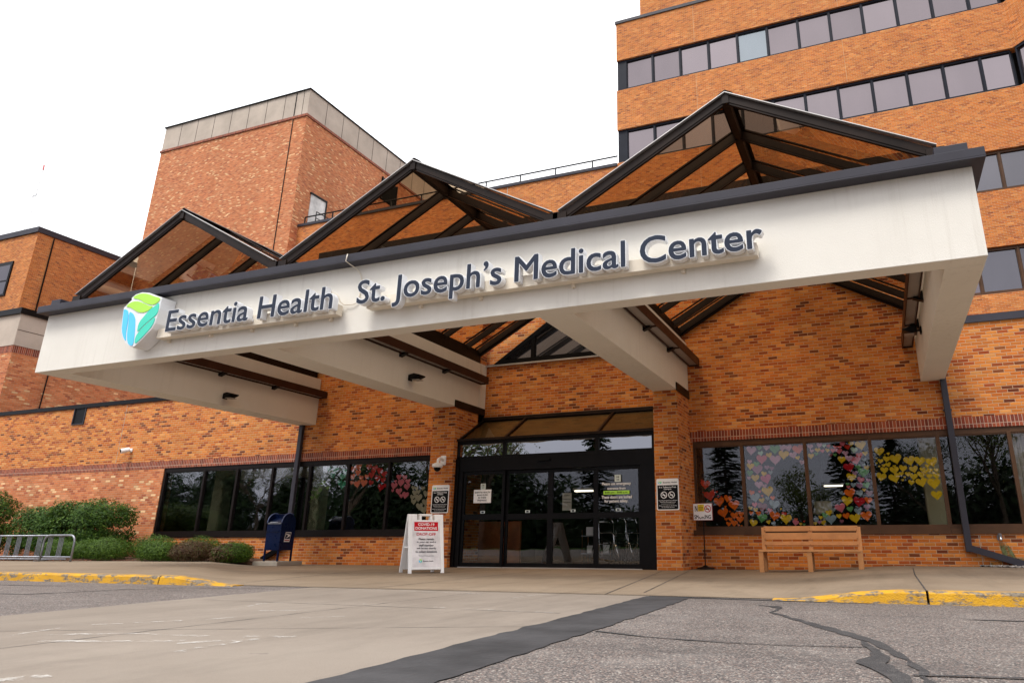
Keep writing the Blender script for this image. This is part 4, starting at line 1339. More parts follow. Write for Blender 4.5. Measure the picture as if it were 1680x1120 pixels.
white_out = [(-3.06, 4.18), (-3.02, 4.20), (-2.97, 4.25), (-2.91, 4.29), (-2.92, 4.33), (-2.84, 4.38), (-2.70, 4.40), (-2.53, 4.37), (-2.38, 4.31), (-2.20, 4.25), (-2.215, 4.16), (-2.21, 4.05), (-2.235, 3.93), (-2.25, 3.82), (-2.30, 3.73), (-2.38, 3.66), (-2.48, 3.57), (-2.61, 3.475), (-2.66, 3.465), (-2.73, 3.475), (-2.81, 3.54), (-2.84, 3.55), (-2.93, 3.64), (-3.0, 3.76), (-3.035, 3.93), (-3.05, 4.07)]


def smooth_poly(P, it=2):
    for _ in range(it):
        Q = []
        for i in range(len(P)):
            a, b = P[i], P[(i + 1) % len(P)]
            Q += [(a[0] * .75 + b[0] * .25, a[1] * .75 + b[1] * .25), (a[0] * .25 + b[0] * .75, a[1] * .25 + b[1] * .75)]
        P = Q
    return P


lg = MB().prism(white_out, -6.68, -6.42).build('logo', M['white_letter'], SG)
for kx_, lst in shapes.items():
    for P in lst:
        MB().prism(smooth_poly(P, 1), -6.69, -6.681).build('logo_leaf', M[kx_], lg)
SG2 = thing('wall_sign', "long row of raised dark channel letters reading St. Joseph's Medical Center", 'sign', (4.5, -6.5, 3.6))
channel('l', '', "St. Joseph\u2019s Medical Center", 1.715, 7.36, 3.665, 0.335, SG2)
MB().box(1.80, 7.28, -6.57, -6.44, 3.62, 3.78).build('raceway', M['cream'], SG2, bevel=.004)
m = MB()
for x in (2.6, 3.55, 4.9, 6.35):
    m.box(x, x + .04, -6.46, -6.41, 3.57, 3.63)
m.build('raceway_clip', M['cream'], SG2)

# ------------------------------------------------------------------ buildings behind
YT = 11.5
RB = thing('rear_wing', 'orange brick rear wing with a dark coping and thin roof railing', 'building', (-9, YT, 0))
MB().box(-18.2, -0.72, YT, YT + .4, 0, 15.95).build('wall', M['brick_far'], RB)
MB().box(-18.25, -0.74, YT - .06, YT + .5, 15.95, 16.09).build('coping', M['slate_metal'], RB)
MB().box(-18.2, -0.72, YT + .4, YT + 12, 15.7, 15.8).build('roof', M['roof'], RB)
MB().box(-6.07, -6.045, YT - .004, YT, 4, 15.94).build('movement_joint', M['base_conc'], RB)
m = MB()
m.tube([(-17.9, YT + .1, 16.50), (-0.75, YT + .1, 16.50)], .036, 6)
rl = m.build('railing', M['black_metal'], RB)
for i in range(10):
    x = -17.9 + i * 1.775 + .0
    if x < -0.8:
        MB().tube([(x, YT + .1, 16.09), (x, YT + .1, 16.49)], .034, 6).build('post', M['black_metal'], rl)
m = MB()
for y in (12.0, 13.4):
    m.tube([(-17.6, y, 15.8), (-17.6, y, 16.95)], .025, 6)
m.tube([(-17.6, 12.0, 16.95), (-17.6, 13.4, 16.95)], .025, 6)
m.tube([(-17.6, 12.0, 16.6), (-17.6, 13.4, 16.6)], .02, 6)
m.tube([(-17.6, 13.4, 16.95), (-16.6, 13.4, 16.0)], .02, 6)
m.build('railing', M['black_metal'], RB)

# tall ward block on the right
TW = thing('ward_block', 'tall orange brick hospital block with long bands of mauve windows', 'building', (7, YT, 0))
XA, XB = -0.72, 14.66
bands = [(19.74, 21.35), (16.10, 17.72), (12.15, 13.72), (8.42, 10.08)]
sp_z = [0] + [z for b in reversed(bands) for z in b] + [23.35]
m = MB()
for i in range(0, len(sp_z), 2):
    m.box(XA, XB, YT, YT + .35, sp_z[i], sp_z[i + 1])
    q = 2.6
    z0_, z1_ = sp_z[i], sp_z[i + 1]
    m.prism([(XB, YT), (XB + q, YT - q), (XB + q + .25, YT - q + .25), (XB + .25, YT + .35), (XB, YT + .35)], z0_, z1_, 'z')
    m.prism([(XB + q, YT - q), (XB + q + 8, YT - q), (XB + q + 8, YT - q + .3), (XB + q + .25, YT - q + .3)], z0_, z1_, 'z')
    m.box(XA, XA + .35, YT + .35, YT + 20, z0_, z1_)
m.build('wall', M['brick_far'], TW)
m = MB()
m.box(XA - .05, XB + .0, YT - .05, YT + .4, 23.35, 23.5)
m.prism([(XB, YT - .05), (XB + 2.6, YT - 2.65), (XB + 11, YT - 2.65), (XB + 11, YT), (XB, YT + .4)], 23.35, 23.5, 'z')
m.box(XA - .05, XA + .4, YT + .4, YT + 20, 23.35, 23.5)
m.build('coping', M['slate_metal'], TW)
MB().box(0.3, 16, YT + .5, YT + 14, 23.2, 26.5).build('penthouse', M['brick_far'], TW)
MB().box(0.25, 16, YT + .45, YT + 14, 26.5, 26.6).build('penthouse_coping', M['slate_metal'], TW)
MB().box(XA + .4, XB + 8, YT + .7, YT + 20, 0, 23.2).build('core', M['interior'], TW)
m = MB()
for i, (z0, z1) in enumerate(bands):
    m.box(XA + .03, XB, YT + .22, YT + .3, z0, z1)
m.build('window_band_backing', M['frame_blue'], TW)
for bi, (z0, z1) in enumerate(bands):
    xs = [-0.28 + 1.262 * i for i in range(12)]
    if bi >= 2:
        xs = [x for x in xs if x > 8.5]
    for i, x in enumerate(xs):
        xe = min(x + 1.262, XB - .02) if i < len(xs) - 1 else XB - .02
        if xe - x < .3:
            continue
        fm = M['frame_blue'] if bi < 2 else M['frame_bronze']
        m = MB()
        m.box(x - .06, x + .0, YT + .08, YT + .22, z0 + .0, z1)
        m.box(x, xe - .06, YT + .10, YT + .22, z0, z0 + .12)
        m.box(x, xe - .06, YT + .10, YT + .22, z1 - .10, z1)
        m.box(x, x + .03, YT + .11, YT + .22, z0 + .12, z1 - .1)
        m.box(xe - .09, xe - .06, YT + .11, YT + .22, z0 + .12, z1 - .1)
        w_ = m.build('window', fm, TW)
        g_ = M['glass_blue'] if (bi == 0 and i == 4) else M['glass_tower'] if bi < 2 or x < 12.2 else M['glass_mid']
        rt_ = R_.uniform(-.006, .006)
        m = MB()
        m.prism([(x + .03, YT + .17 - rt_), (xe - .09, YT + .17 + rt_), (xe - .09, YT + .18 + rt_), (x + .03, YT + .18 - rt_)], z0 + .12, z1 - .10, 'z')
        m.build('pane', g_, w_)
    m = MB()
    m.box(XA + .02, -0.34, YT + .09, YT + .22, z0, z1)
    m.build('corner_panel', M['frame_blue'], TW)
    # angled bay
    nn = Vector((1, -1, 0)).normalized()
    for j in range(3):
        a_ = Vector((XB, YT, 0)) + nn * (0.06 + j * 1.2)
        b_ = Vector((XB, YT, 0)) + nn * (0.06 + (j + 1) * 1.2)
        off = Vector((1, 1, 0)).normalized() * .14
        m = MB()
        for (s0, s1, q0, q1) in ((0, .05, z0, z1), (.95, 1, z0, z1), (.05, .95, z0, z0 + .12), (.05, .95, z1 - .1, z1)):
            p0, p1 = a_.lerp(b_, s0) + off * .6, a_.lerp(b_, s1) + off * .6
            m.bar((p0.x, p0.y, (q0 + q1) / 2), (p1.x, p1.y, (q0 + q1) / 2), .1, q1 - q0)
        w_ = m.build('window', M['frame_blue'], TW)
        m = MB()
        p0, p1 = a_.lerp(b_, .05) + off, a_.lerp(b_, .95) + off
        m.bar((p0.x, p0.y, (z0 + z1) / 2), (p1.x, p1.y, (z0 + z1) / 2), .01, z1 - z0 - .22)
        m.build('pane', M['glass_tower'], w_)
m = MB()
for x in (2.9, 8.9):
    for i in range(0, len(sp_z), 2):
        m.box(x, x + .015, YT - .003, YT, sp_z[i], sp_z[i + 1])
m.build('movement_joint', plain('pale_sealant', (0.58, 0.38, 0.22), .8, 0, .2, .15, 2), TW)

# left tower
LT_ = thing('windowless_tower', 'tall windowless red brick tower with a grey precast panel band on top', 'building', (-23, 11, 0))
XC, YC = -18.2, 11.0
MB().box(-29.0, XC, YC, 24.6, 0, 22.28).build('wall', M['brick_pink'], LT_)
MB().box(-29.05, XC + .06, YC - .06, 24.66, 22.28, 22.42).build('soldier_course', M['soldier'], LT_)
m = MB().box(-29.0, XC, YC, 24.6, 22.42, 23.95)
cb = m.build('precast_band', M['stone'], LT_)
m = MB()
for i in range(9):
    x = -29 + i * 1.3
    if x > -28.9:
        m.box(x, x + .025, YC - .006, YC + .01, 22.42, 23.95)
for i in range(10):
    y = YC + 1.35 * (i + 1)
    m.box(XC - .01, XC + .006, y, y + .025, 22.42, 23.95)
m.build('panel_joint', M['dark_metal'], cb)
MB().box(-29.08, XC + .08, YC - .08, 24.7, 23.95, 24.0).build('coping', M['black_metal'], LT_)
m = MB()
m.bar((-19.1, YC - .02, 4), (-19.1, YC - .02, 23.9), .035, .03, (0, 1, 0))
m.build('lightning_cable', M['black_metal'], LT_)
d = MB().box(XC, XC + .05, 12.05, 13.15, 15.8, 18.1).build('roof_door', M['door_white'], LT_)
m = MB()
m.box(XC, XC + .09, 11.98, 13.22, 18.1, 18.2)
m.box(XC, XC + .09, 13.15, 13.22, 15.8, 18.1)
m.build('door_frame', M['black_metal'], d)
m = MB()
for k in range(14):
    z = 20.5 + k * .1
    m.box(XC, XC + .08, 17.55, 18.95, z, z + .03)
m.box(XC, XC + .02, 17.5, 19.0, 20.45, 21.95)
m.box(XC, XC + .1, 17.5, 17.55, 20.45, 21.95)
m.box(XC, XC + .1, 18.95, 19.0, 20.45, 21.95)
m.build('louvre', M['black_metal'], LT_)
for x in (-27.6, -19.6):
    MB().tube([(x, YC + .2, 24.04), (x, YC + .2, 24.22)], .05, 6).build('roof_bracket', M['black_metal'], LT_)

# low link with precast band, at the left
AN = thing('link_wing', 'red brick link wing with a tan precast band under a dark coping', 'building', (-24, 5, 0))
MB().box(-45, -18.5, 0.32, 10.95, 0, 6.6).build('wall', M['brick_pink'], AN)
MB().box(-45, -18.495, 0.315, 10.95, 6.6, 6.85).build('soldier_course', M['soldier'], AN)
pb = MB().box(-45, -18.48, 0.30, 10.95, 6.85, 7.95).build('precast_band', M['stone'], AN)
MB().box(-45, -18.4, 0.22, 10.96, 7.95, 8.15).build('coping', M['black_metal'], AN)
m = MB()
m.box(-18.482, -18.474, 0.3, 10.9, 7.38, 7.395)
m.build('panel_joint', M['dark_metal'], pb)
m = MB()
m.tube([(-18.44, 1.95, 7.95), (-18.44, 1.95, 7.4), (-18.44, 1.75, 6.9), (-18.44, 1.6, 6.8), (-18.44, 1.55, 4.4)], .022, 6)
m.build('lightning_cable', M['black_metal'], AN)

BN = thing('far_wing', 'brown brick far wing with a dark flat roof edge at the left', 'building', (-35, 8, 0))
MB().box(-50, -29.02, 5.86, 10.98, 0, 15.05).build('wall', M['brick_far'], BN)
MB().box(-50, -28.95, 5.78, 10.98, 15.05, 15.33).build('coping', M['slate_metal'], BN)
MB().bar((-28.98, 6.6, 8), (-28.98, 6.6, 15), .05, .05, (0, 1, 0)).build('downspout', M['dark_metal'], BN)
for xw in (-31.9, -35.2, -38.5):
    m = MB()
    m.box(xw, xw + 1.6, 5.80, 5.86, 11.9, 13.7)
    w_ = m.build('window', M['black_metal'], BN)
    m = MB()
    m.box(xw + .08, xw + 1.52, 5.785, 5.795, 11.98, 12.62)
    m.box(xw + .08, xw + 1.52, 5.785, 5.795, 12.7, 13.5)
    m.build('pane', M['glass_mid'], w_)

# thin radio mast far away
MA = thing('radio_mast', 'thin distant guyed radio mast above the left roofline', 'mast', (-133, 60, 0))
m = MB()
for k in range(3):
    a = k * 2.094
    m.tube([(-133 + .25 * math.cos(a), 60 + .25 * math.sin(a), 0), (-133 + .25 * math.cos(a), 60 + .25 * math.sin(a), 73)], .03, 5)
for i in range(60):
    z = i * 1.2
    p = [(-133 + .25 * math.cos(k * 2.094), 60 + .25 * math.sin(k * 2.094)) for k in range(3)]
    for k in range(3):
        q = p[(k + 1) % 3]
        m.tube([(p[k][0], p[k][1], z), (q[0], q[1], z + 1.2)], .02, 4)
m.build('lattice', plain('pale_mast_paint', (0.3, 0.27, 0.27), .6), MA)
MB().tube([(-132.7, 60, 67.6), (-132.8, 60, 68.6)], .13, 8).build('antenna', plain('red_mast_paint', (.6, .1, .1), .6), MA)
MB().tube([(-133.8, 60, 62.1), (-132.4, 60, 62.5)], .06, 8).build('antenna', M['galv'], MA)

# ------------------------------------------------------------------ street furniture
def frame_xf(org, yaw, tilt=0.0):
    R0 = Matrix.Translation(org) @ Matrix.Rotation(yaw, 4, 'Z') @ Matrix.Rotation(tilt, 4, 'X')
    return R0


def xbuild(mb, name, mat, parent, X, **kw):
    mb.v = [tuple(X @ Vector(p)) for p in mb.v]
    return mb.build(name, mat, parent, **kw)


# mailbox
bx0, bx1, by0, by1, bz = -4.86, -4.44, -1.15, -0.72, 0.10
MBX = thing('mailbox', 'dark blue collection mailbox with white eagle emblem on a concrete base', 'mailbox', (-4.65, -0.93, 0.0))
MB().prism([(bx0 - .16, by0 - .13), (bx1 + .14, by0 - .13), (bx1 + .14, by1 + .2), (bx0 - .16, by1 + .2)], 0.0, 0.095, 'z').build('concrete_base', M['base_conc'], MBX, bevel=.012)
for x in (bx0, bx1 - .035):
    for y in (by0, by1 - .035):
        m = MB().box(x, x + .035, y, y + .035, bz - .005, 0.34)
        m.prism([(x, .34), (x + .035, .34), (x + .035 if x == bx0 else x + .035, .34), (x + (.0 if x != bx0 else .035), .29)], y, y + .03)
        m.build('leg', M['blue'], MBX, bevel=.004)
prof = [(by0, .33), (by1, .33), (by1, .98)]
for i in range(13):
    a = math.pi * i / 12
    prof.append(((by0 + by1) / 2 + (by1 - by0) / 2 * math.cos(a), .93 + .215 * math.sin(a)))
prof += [(by0, .93)]
body = [(by0, .33), (by1, .33)] + [((by0 + by1) / 2 + (by1 - by0) / 2 * math.cos(math.pi * i / 14), .91 + .21 * math.sin(math.pi * i / 14)) for i in range(9)]
body += [(-0.955, 1.03), (by0 + .05, .93), (by0, .90)]
m = MB().prism(body, bx0 + .012, bx1 - .012, 'x')
m.build('body', M['blue'], MBX)
for xx in (bx0, bx1 - .012):
    rim = [((by0 + by1) / 2 + (by1 - by0) / 2 * math.cos(math.pi * i / 18), .91 + .215 * math.sin(math.pi * i / 18)) for i in range(19)]
    MB().prism([(by0, .33), (by1, .33)] + rim[:], xx, xx + .012, 'x').build('side_panel', M['blue'], MBX, bevel=.003)
rimo = [((by0 + by1) / 2 + (by1 - by0 + .02) / 2 * math.cos(math.pi * i / 18), .91 + .225 * math.sin(math.pi * i / 18)) for i in range(6, 19)]
for xx in (bx0, bx1):
    MB().tube([(xx, p[0], p[1]) for p in rimo], .010, 6).build('rim', plain('worn_blue_edge', (.10, .15, .34), .25, 0, .8), MBX, smooth=True)
m = MB()
m.box(bx0 + .02, bx1 - .02, by0 - .012, by0 + .03, .895, .925)
m.tube([(bx0 + .1, by0 - .02, .93), (bx1 - .1, by0 - .02, .93)], .012, 8)
m.build('pull_handle', M['galv'], MBX)
MB().box(bx0 + .02, bx1 - .02, by0 - .006, by0, .72, .726).build('door_seam', M['black_metal'], MBX)
# emblem on the right side
def on_x(pts):
    return pts
m = MB()
lx = bx1 + .001
def pl(pts, t=.002, o=0.0):
    mm = MB()
    mm.prism(pts, lx + o, lx + o + t, 'x')
    return mm
pl([(-1.03, .51), (-.86, .51), (-.83, .72), (-1.0, .72)]).build('emblem', M['white'], MBX)
e0 = pl([(-1.01, .575), (-.862, .575), (-.842, .705), (-.99, .705)], .001, .0022).build('emblem_field', M['slate'], MBX)
pl([(-.985, .69), (-.86, .668), (-.875, .63), (-.99, .585), (-.93, .63), (-.915, .655), (-.985, .665)], .001, .0034).build('emblem_eagle', M['white'], MBX)
pl([(-1.015, .53), (-.87, .53), (-.867, .556), (-1.012, .556)], .001, .0022).build('emblem_text', plain('faded_red_print', (.45, .1, .1), .5), MBX)

# a-frame board
AF = thing('sandwich_board', 'white A-frame sandwich board for Covid-19 donations on the pavement', 'sandwich board', (0.85, -3.3, 0))
yaw = math.radians(50)
lean = math.radians(16)
org = Vector((1.16, -3.66, 0.0))
BW, BH = 0.60, 0.98
def board(front):
    X = frame_xf(org + (Vector((0, 0, 0)) if front else Vector((-.58 * math.sin(yaw), .58 * math.cos(yaw), 0))), yaw, -lean if front else lean)
    m = MB()
    w = BW / 2
    t = .022
    m.box(-w, -w + .055, -t, t, 0.0, BH - .0)
    m.box(w - .055, w, -t, t, 0.0, BH)
    m.box(-w + .055, w - .055, -t, t, 0.06, BH - .10)
    m.box(-w + .055, -w + .15, -t, t, BH - .10, BH)
    m.box(w - .15, w - .055, -t, t, BH - .10, BH)
    m.box(-.115, -.075, -t, t, BH - .10, BH - .0)
    m.box(.075, .115, -t, t, BH - .10, BH - .0)
    m.box(-.115, .115, -t, t, BH - .028, BH + .005)
    o = xbuild(m, 'front_panel' if front else 'rear_panel', M['white'], AF, X, bevel=.006)
    return X, o


X1, fp = board(True)
X2, rp = board(False)
m = MB()
for s in (-1, 1):
    m.box(s * (BW / 2 - .02) - .012, s * (BW / 2 - .02) + .012, .02, .32, .42, .45)
X3 = frame_xf(org, yaw)
for s in (-1, 1):
    mm = MB().box(s * (BW / 2 - .035) - .01, s * (BW / 2 - .035) + .01, .16, .46, .40, .425)
    xbuild(mm, 'spreader', M['white'], AF, X3)
def at1(p):
    return X1 @ p
yp = -.0245
m = MB().box(-.235, .235, yp, yp + .002, .10, .86)
ps = xbuild(m, 'poster', plain('poster_paper', (.80, .78, .80), .5), fp, X1)
m = MB().box(-.205, .205, yp - .0015, yp - .0005, .695, .845)
xbuild(m, 'poster_red_panel', M['red'], ps if False else fp, X1)
def bt(body, x0, x1, z0, z1, mat, off=.003):
    text_fit('lettering', body, mat, fp, x0, x1, z0, z1, yp - off, xf=lambda p: X1 @ p)
bt('COVID-19', -.14, .14, .780, .825, M['white'])
bt('DONATIONS', -.185, .185, .715, .760, M['white'])
bt('DROP-OFF', -.165, .165, .615, .660, M['red'])
tx = plain('dark_grey_print', (.02, .02, .025), .7, 0, .1)
for i, (s, w) in enumerate((('Please remain', .13), ('in your car and a', .16), ('staff member', .125), ('will be out shortly', .165), ('to collect donations.', .185))):
    z = .545 - i * .052
    bt(s, -w, w, z - .006, z + .030, tx)
bt('Thank you for your generosity.', -.13, .13, .272, .288, tx)
bt('Essentia Health', -.055, .115, .185, .205, tx)
for c_, P in (('lime', [(-.125, .225), (-.085, .225), (-.075, .21), (-.10, .205)]), ('cyan', [(-.13, .215), (-.11, .20), (-.10, .165), (-.125, .18)]), ('teal', [(-.095, .20), (-.075, .205), (-.08, .18), (-.10, .165)])):
    xbuild(MB().prism(P, yp - .003, yp - .002), 'poster_logo', M[c_], fp, X1)

# bench
BE = thing('park_bench', 'tan slatted recycled plastic bench against the wall below the heart windows', 'bench', (7.07, -1.1, 0))
bm_ = M['bench']
bw0, bw1 = 6.28, 7.86
gz = .035
yf_, yb_ = -1.32, -0.93
def leg(x, tl):
    m = MB()
    m.prism([(yf_ + .02, gz - .03), (yf_ + .10, gz - .03), (yf_ + .11, .33), (yf_ - .0, .33)], x - .04, x + .04, 'x')
    m.prism([(yb_ + .05, gz - .03), (yb_ + .13, gz - .03), (yb_ + .12, .36), (yb_ + .15, .74), (yb_ + .08, .74), (yb_ + .03, .36)], x - .035, x + .035, 'x')
    m.prism([(yf_ + .03, .25), (yb_ + .1, .25), (yb_ + .1, .325), (yf_ + .03, .325)], x - .03, x + .03, 'x')
    return m
for x in (bw0 - .01, 7.07, bw1 + .01):
    leg(x, 0).build('leg', bm_, BE, bevel=.005)
for i in range(4):
    y = yf_ - .01 + i * .115
    MB().box(bw0 - .04, bw1 + .04, y, y + .10, .332, .368).build('seat_slat', bm_, BE, bevel=.005)
for (z0, z1, dy) in ((.672, .757, .055), (.532, .645, .035), (.438, .502, .02)):
    MB().box(bw0, bw1, yb_ + dy - .0, yb_ + dy + .03, z0, z1).build('back_slat', bm_, BE, bevel=.005)
for x in (bw0 + .02, 7.07, bw1 - .02):
    m = MB()
    for z in (.45, .48, .55, .61, .69, .73):
        m.tube([(x, yb_ + .02 + (z - .43) * .14, z), (x, yb_ + .015 + (z - .43) * .13, z)], .006, 6)
    m.build('bolt', M['frame_bronze'], BE)

# no smoking floor stand
NS = thing('no_smoking_sign', 'white framed no smoking sign on a black pole beside the right column', 'sign', (5.08, -0.3, 0))
sx, sy = 5.075, -.34
m = MB()
m.tube([(sx, sy, .02), (sx, sy, .035), (sx, sy, .06), (sx, sy, .085)], [.17, .165, .06, .02], 20)
m.build('base', M['black_metal'], NS, smooth=False)
MB().tube([(sx, sy, .08), (sx, sy, .90)], .011, 8).build('pole', M['black_metal'], NS)
MB().cbox(4.885, 5.265, sy - .025, sy + .005, .885, 1.205, .006).build('sign_frame', plain('red_sign_frame', (.25, .012, .015), .4), NS)
y_ = sy - .027
pn = MB().box(4.895, 5.255, y_, y_ + .002, .895, 1.195).build('sign_panel', M['white'], NS)
text_fit('lettering', 'N', M['black'], pn, 4.925, 4.975, 1.05, 1.165, y_ - .002)
text_fit('lettering', 'SMOKING', M['black'], pn, 4.91, 5.235, .915, .99, y_ - .002)
def ring(name, cx, cz, r, w, y, mat, par, n=28):
    m = MB()
    P = []
    for i in range(n):
        a = 2 * math.pi * i / n
        P += [(cx + r * math.cos(a), y, cz + r * math.sin(a)), (cx + (r - w) * math.cos(a), y, cz + (r - w) * math.sin(a))]
    m.add(P, [(2 * i, 2 * i + 1, (2 * i + 3) % (2 * n), (2 * i + 2) % (2 * n)) for i in range(n)])
    s = r * .72
    m.add([(cx - s, y, cz + s + 0), (cx - s + w, y, cz + s + w * .2), (cx + s, y, cz - s), (cx + s - w, y, cz - s - w * .2)], [(0, 1, 2, 3)])
    return m.build(name, mat, par)
ring('ban_ring', 5.175, 1.10, .066, .014, y_ - .003, M['red'], pn)
MB().box(5.135, 5.205, y_ - .002, y_ - .001, 1.088, 1.106).build('cigarette', M['black'], pn)
yn = MB().box(4.985, 5.105, y_ - .006, y_ - .005, 1.055, 1.180).build('yellow_notice', M['yellow'], NS)
for z, w in ((1.155, .02), (1.125, .045), (1.10, .045), (1.075, .03)):
    MB().box(5.045 - w, 5.045 + w, y_ - .008, y_ - .007, z, z + .008).build('notice_text', tx, yn)
MB().box(4.99, 5.105, y_ - .006, y_ - .005, .955, 1.05).build('white_notice', M['white'], NS)

# tobacco free signs on both columns
def tobacco(x0, x1, z0, z1, lab):
    t = thing('tobacco_free_sign', lab, 'sign', ((x0 + x1) / 2, -.945, z0), 'tobacco free campus signs on the columns')
    y = -.953
    m = MB()
    r = .03
    P = []
    for cx, cz, a0 in ((x1 - r, z1 - r, 0), (x0 + r, z1 - r, 90), (x0 + r, z0 + r, 180), (x1 - r, z0 + r, 270)):
        for k in range(5):
            a = math.radians(a0 + k * 22.5)
            P.append((cx + r * math.cos(a), cz + r * math.sin(a)))
    m.prism(P, y, y + .006)
    pl_ = m.build('plate', M['white'], t)
    w = x1 - x0
    h = z1 - z0
    def rx(a): return x0 + w * a
    def rz(a): return z0 + h * a
    P2 = []
    for cx, cz, a0 in ((rx(.955), rz(.79), -1), (rx(.045), rz(.79), -1), (rx(.045) + .02, rz(.03) + .02, 180), (rx(.955) - .02, rz(.03) + .02, 270)):
        if a0 < 0:
            P2.append((cx, cz))
        else:
            for k in range(5):
                a = math.radians(a0 + k * 22.5)
                P2.append((cx + .02 * math.cos(a), cz + .02 * math.sin(a)))
    MB().prism(P2, y - .0015, y - .0005).build('dark_field', M['slate'] if False else M['black'], pl_)
    yt = y - .003
    text_fit('lettering', 'Essentia Health', tx, pl_, rx(.30), rx(.93), rz(.855), rz(.905), y - .001)
    text_fit('lettering', 'Is a Tobacco-Free', M['white'], pl_, rx(.12), rx(.88), rz(.705), rz(.755), yt)
    text_fit('lettering', 'Campus', M['white'], pl_, rx(.33), rx(.67), rz(.635), rz(.69), yt)
    for cx in (.33, .67):
        ring('ban_ring', rx(cx), rz(.48), w * .145, w * .03, yt, M['white'], pl_, 24)
        MB().box(rx(cx) - .03, rx(cx) + .03, yt - .0005, yt, rz(.465), rz(.49)).build('cigarette', M['white'], pl_)
    text_fit('lettering', 'Including E-Cigarettes & Alcohol', M['white'], pl_, rx(.08), rx(.92), rz(.29), rz(.318), yt)
    text_fit('lettering', 'Electronic Smoking Devices', M['white'], pl_, rx(.15), rx(.85), rz(.24), rz(.268), yt)
    MB().box(rx(.2), rx(.8), yt, yt + .0004, rz(.198), rz(.204)).build('rule', M['white'], pl_)
    text_fit('lettering', 'Please use tobacco this facility', M['white'], pl_, rx(.1), rx(.9), rz(.125), rz(.152), yt)
    text_fit('lettering', 'No Smoking Allowed', M['white'], pl_, rx(.22), rx(.78), rz(.075), rz(.10), yt)
    for c_, P in (('lime', [(.08, .91), (.20, .915), (.24, .90), (.14, .885)]), ('cyan', [(.06, .895), (.12, .88), (.15, .835), (.09, .855)]), ('teal', [(.16, .88), (.25, .895), (.23, .86), (.155, .835)])):
        MB().prism([(rx(a), rz(b)) for a, b in P], y - .002, y - .001).build('logo_leaf', M[c_], pl_)


tobacco(-.65, -.22, 1.08, 1.655, 'black and white tobacco free campus sign on the left brick column')
tobacco(4.34, 4.775, 1.06, 1.635, 'black and white tobacco free campus sign on the right brick column')

# cameras
CM = thing('security_camera', 'white dome security camera on a bent arm on the left column', 'security camera', (-.43, -.94, 2.2))
MB().cbox(-.49, -.35, -.965, -.94, 2.07, 2.27, .01).build('wall_plate', M['white'], CM)
MB().tube([(-.42, -.96, 2.18), (-.42, -1.08, 2.20), (-.42, -1.14, 2.17), (-.42, -1.155, 2.08)], .03, 10).build('arm', M['white'], CM, smooth=True)
MB().tube([(-.42, -1.155, 2.10), (-.42, -1.155, 2.07), (-.42, -1.155, 2.03), (-.42, -1.155, 2.00)], [.05, .11, .115, .10], 20).build('housing', M['white'], CM)
bm = bmesh.new()
bmesh.ops.create_uvsphere(bm, u_segments=16, v_segments=8, radius=.075)
MB().bm(bm, Matrix.Translation((-.42, -1.155, 1.99))).build('dome', M['black'], CM, smooth=True)
CM = thing('security_camera', 'small white bullet security camera on the wall above the shrubs', 'security camera', (-11.43, -.05, 2.95))
MB().cbox(-11.40, -11.30, -.03, -.0, 2.93, 3.03, .01).build('wall_plate', M['white'], CM)
MB().tube([(-11.35, -.02, 2.98), (-11.38, -.1, 2.97)], .025, 8).build('arm', M['white'], CM)
MB().tube([(-11.33, -.08, 2.99), (-11.40, -.22, 2.94), (-11.42, -.26, 2.93)], [.06, .065, .07], 14).build('housing', M['white'], CM)
MB().tube([(-11.42, -.261, 2.929), (-11.423, -.268, 2.926)], .055, 14).build('lens', M['black'], CM)

# notices on the doors
def notice(name, lab, cat, x0, x1, z0, z1, y, lines, mat=M['white'], tm=tx, r=0.0):
    o = MB().cbox(x0, x1, y - .003, y, z0, z1, .0012).build(name, mat, None)
    tag(o, lab, cat)
    for (s, a, b, c, d) in lines:
        text_fit('lettering', s, tm, o, x0 + (x1 - x0) * a, x0 + (x1 - x0) * b, z0 + (z1 - z0) * c, z0 + (z1 - z0) * d, y - .0045)
    return o


notice('door_notice', 'white notice banning guns on the leftmost door', 'notice', .285, .70, 1.275, 1.545, -.79, [('ESSENTIA HEALTH', .06, .94, .74, .86), ('BANS GUNS', .2, .8, .54, .66), ('IN THESE', .27, .73, .34, .46), ('PREMISES', .24, .76, .13, .26)])
notice('door_notice', 'small square pale sticker above the gun notice', 'notice', .44, .56, 1.55, 1.67, -.785, [('18', .3, .7, .55, .8), ('24', .3, .7, .2, .42)], plain('pale_green_paper', (.6, .68, .64), .6))
notice('door_notice', 'small square pale sticker above the white lettering on the rightmost door', 'notice', 3.44, 3.57, 1.62, 1.755, -.785, [('18', .3, .7, .55, .8), ('24', .3, .7, .2, .42)], plain('pale_green_paper2', (.6, .68, .64), .6))
notice('door_notice', 'letter size paper notice taped inside the middle right door', 'notice', 2.27, 2.47, 1.10, 1.44, -.66, [('NOTICE', .2, .8, .82, .9), ('Visitors please', .1, .9, .6, .66), ('use the main desk', .1, .9, .45, .51)], plain('dim_paper', (.45, .43, .36), .7))
dl = text_fit('door_lettering', 'Please use emergency', M['white'], None, 3.17, 3.77, 1.545, 1.615, -.775)
tag(dl, 'white vinyl lettering about the emergency entrance on the rightmost door', 'lettering')
text_fit('lettering', 'entrance from', M['white'], dl, 3.28, 3.66, 1.475, 1.522, -.775)
MB().box(3.20, 3.74, -.777, -.776, 1.385, 1.452).build('lettering_band', M['lime'], dl)
text_fit('lettering', '8:00 pm - 8:00 a.m.', M['black'], dl, 3.23, 3.71, 1.395, 1.437, -.779)
text_fit('lettering', 'These doors are locked', M['white'], dl, 3.16, 3.79, 1.305, 1.362, -.775)
text_fit('lettering', 'for patient safety.', M['white'], dl, 3.22, 3.71, 1.215, 1.285, -.775)

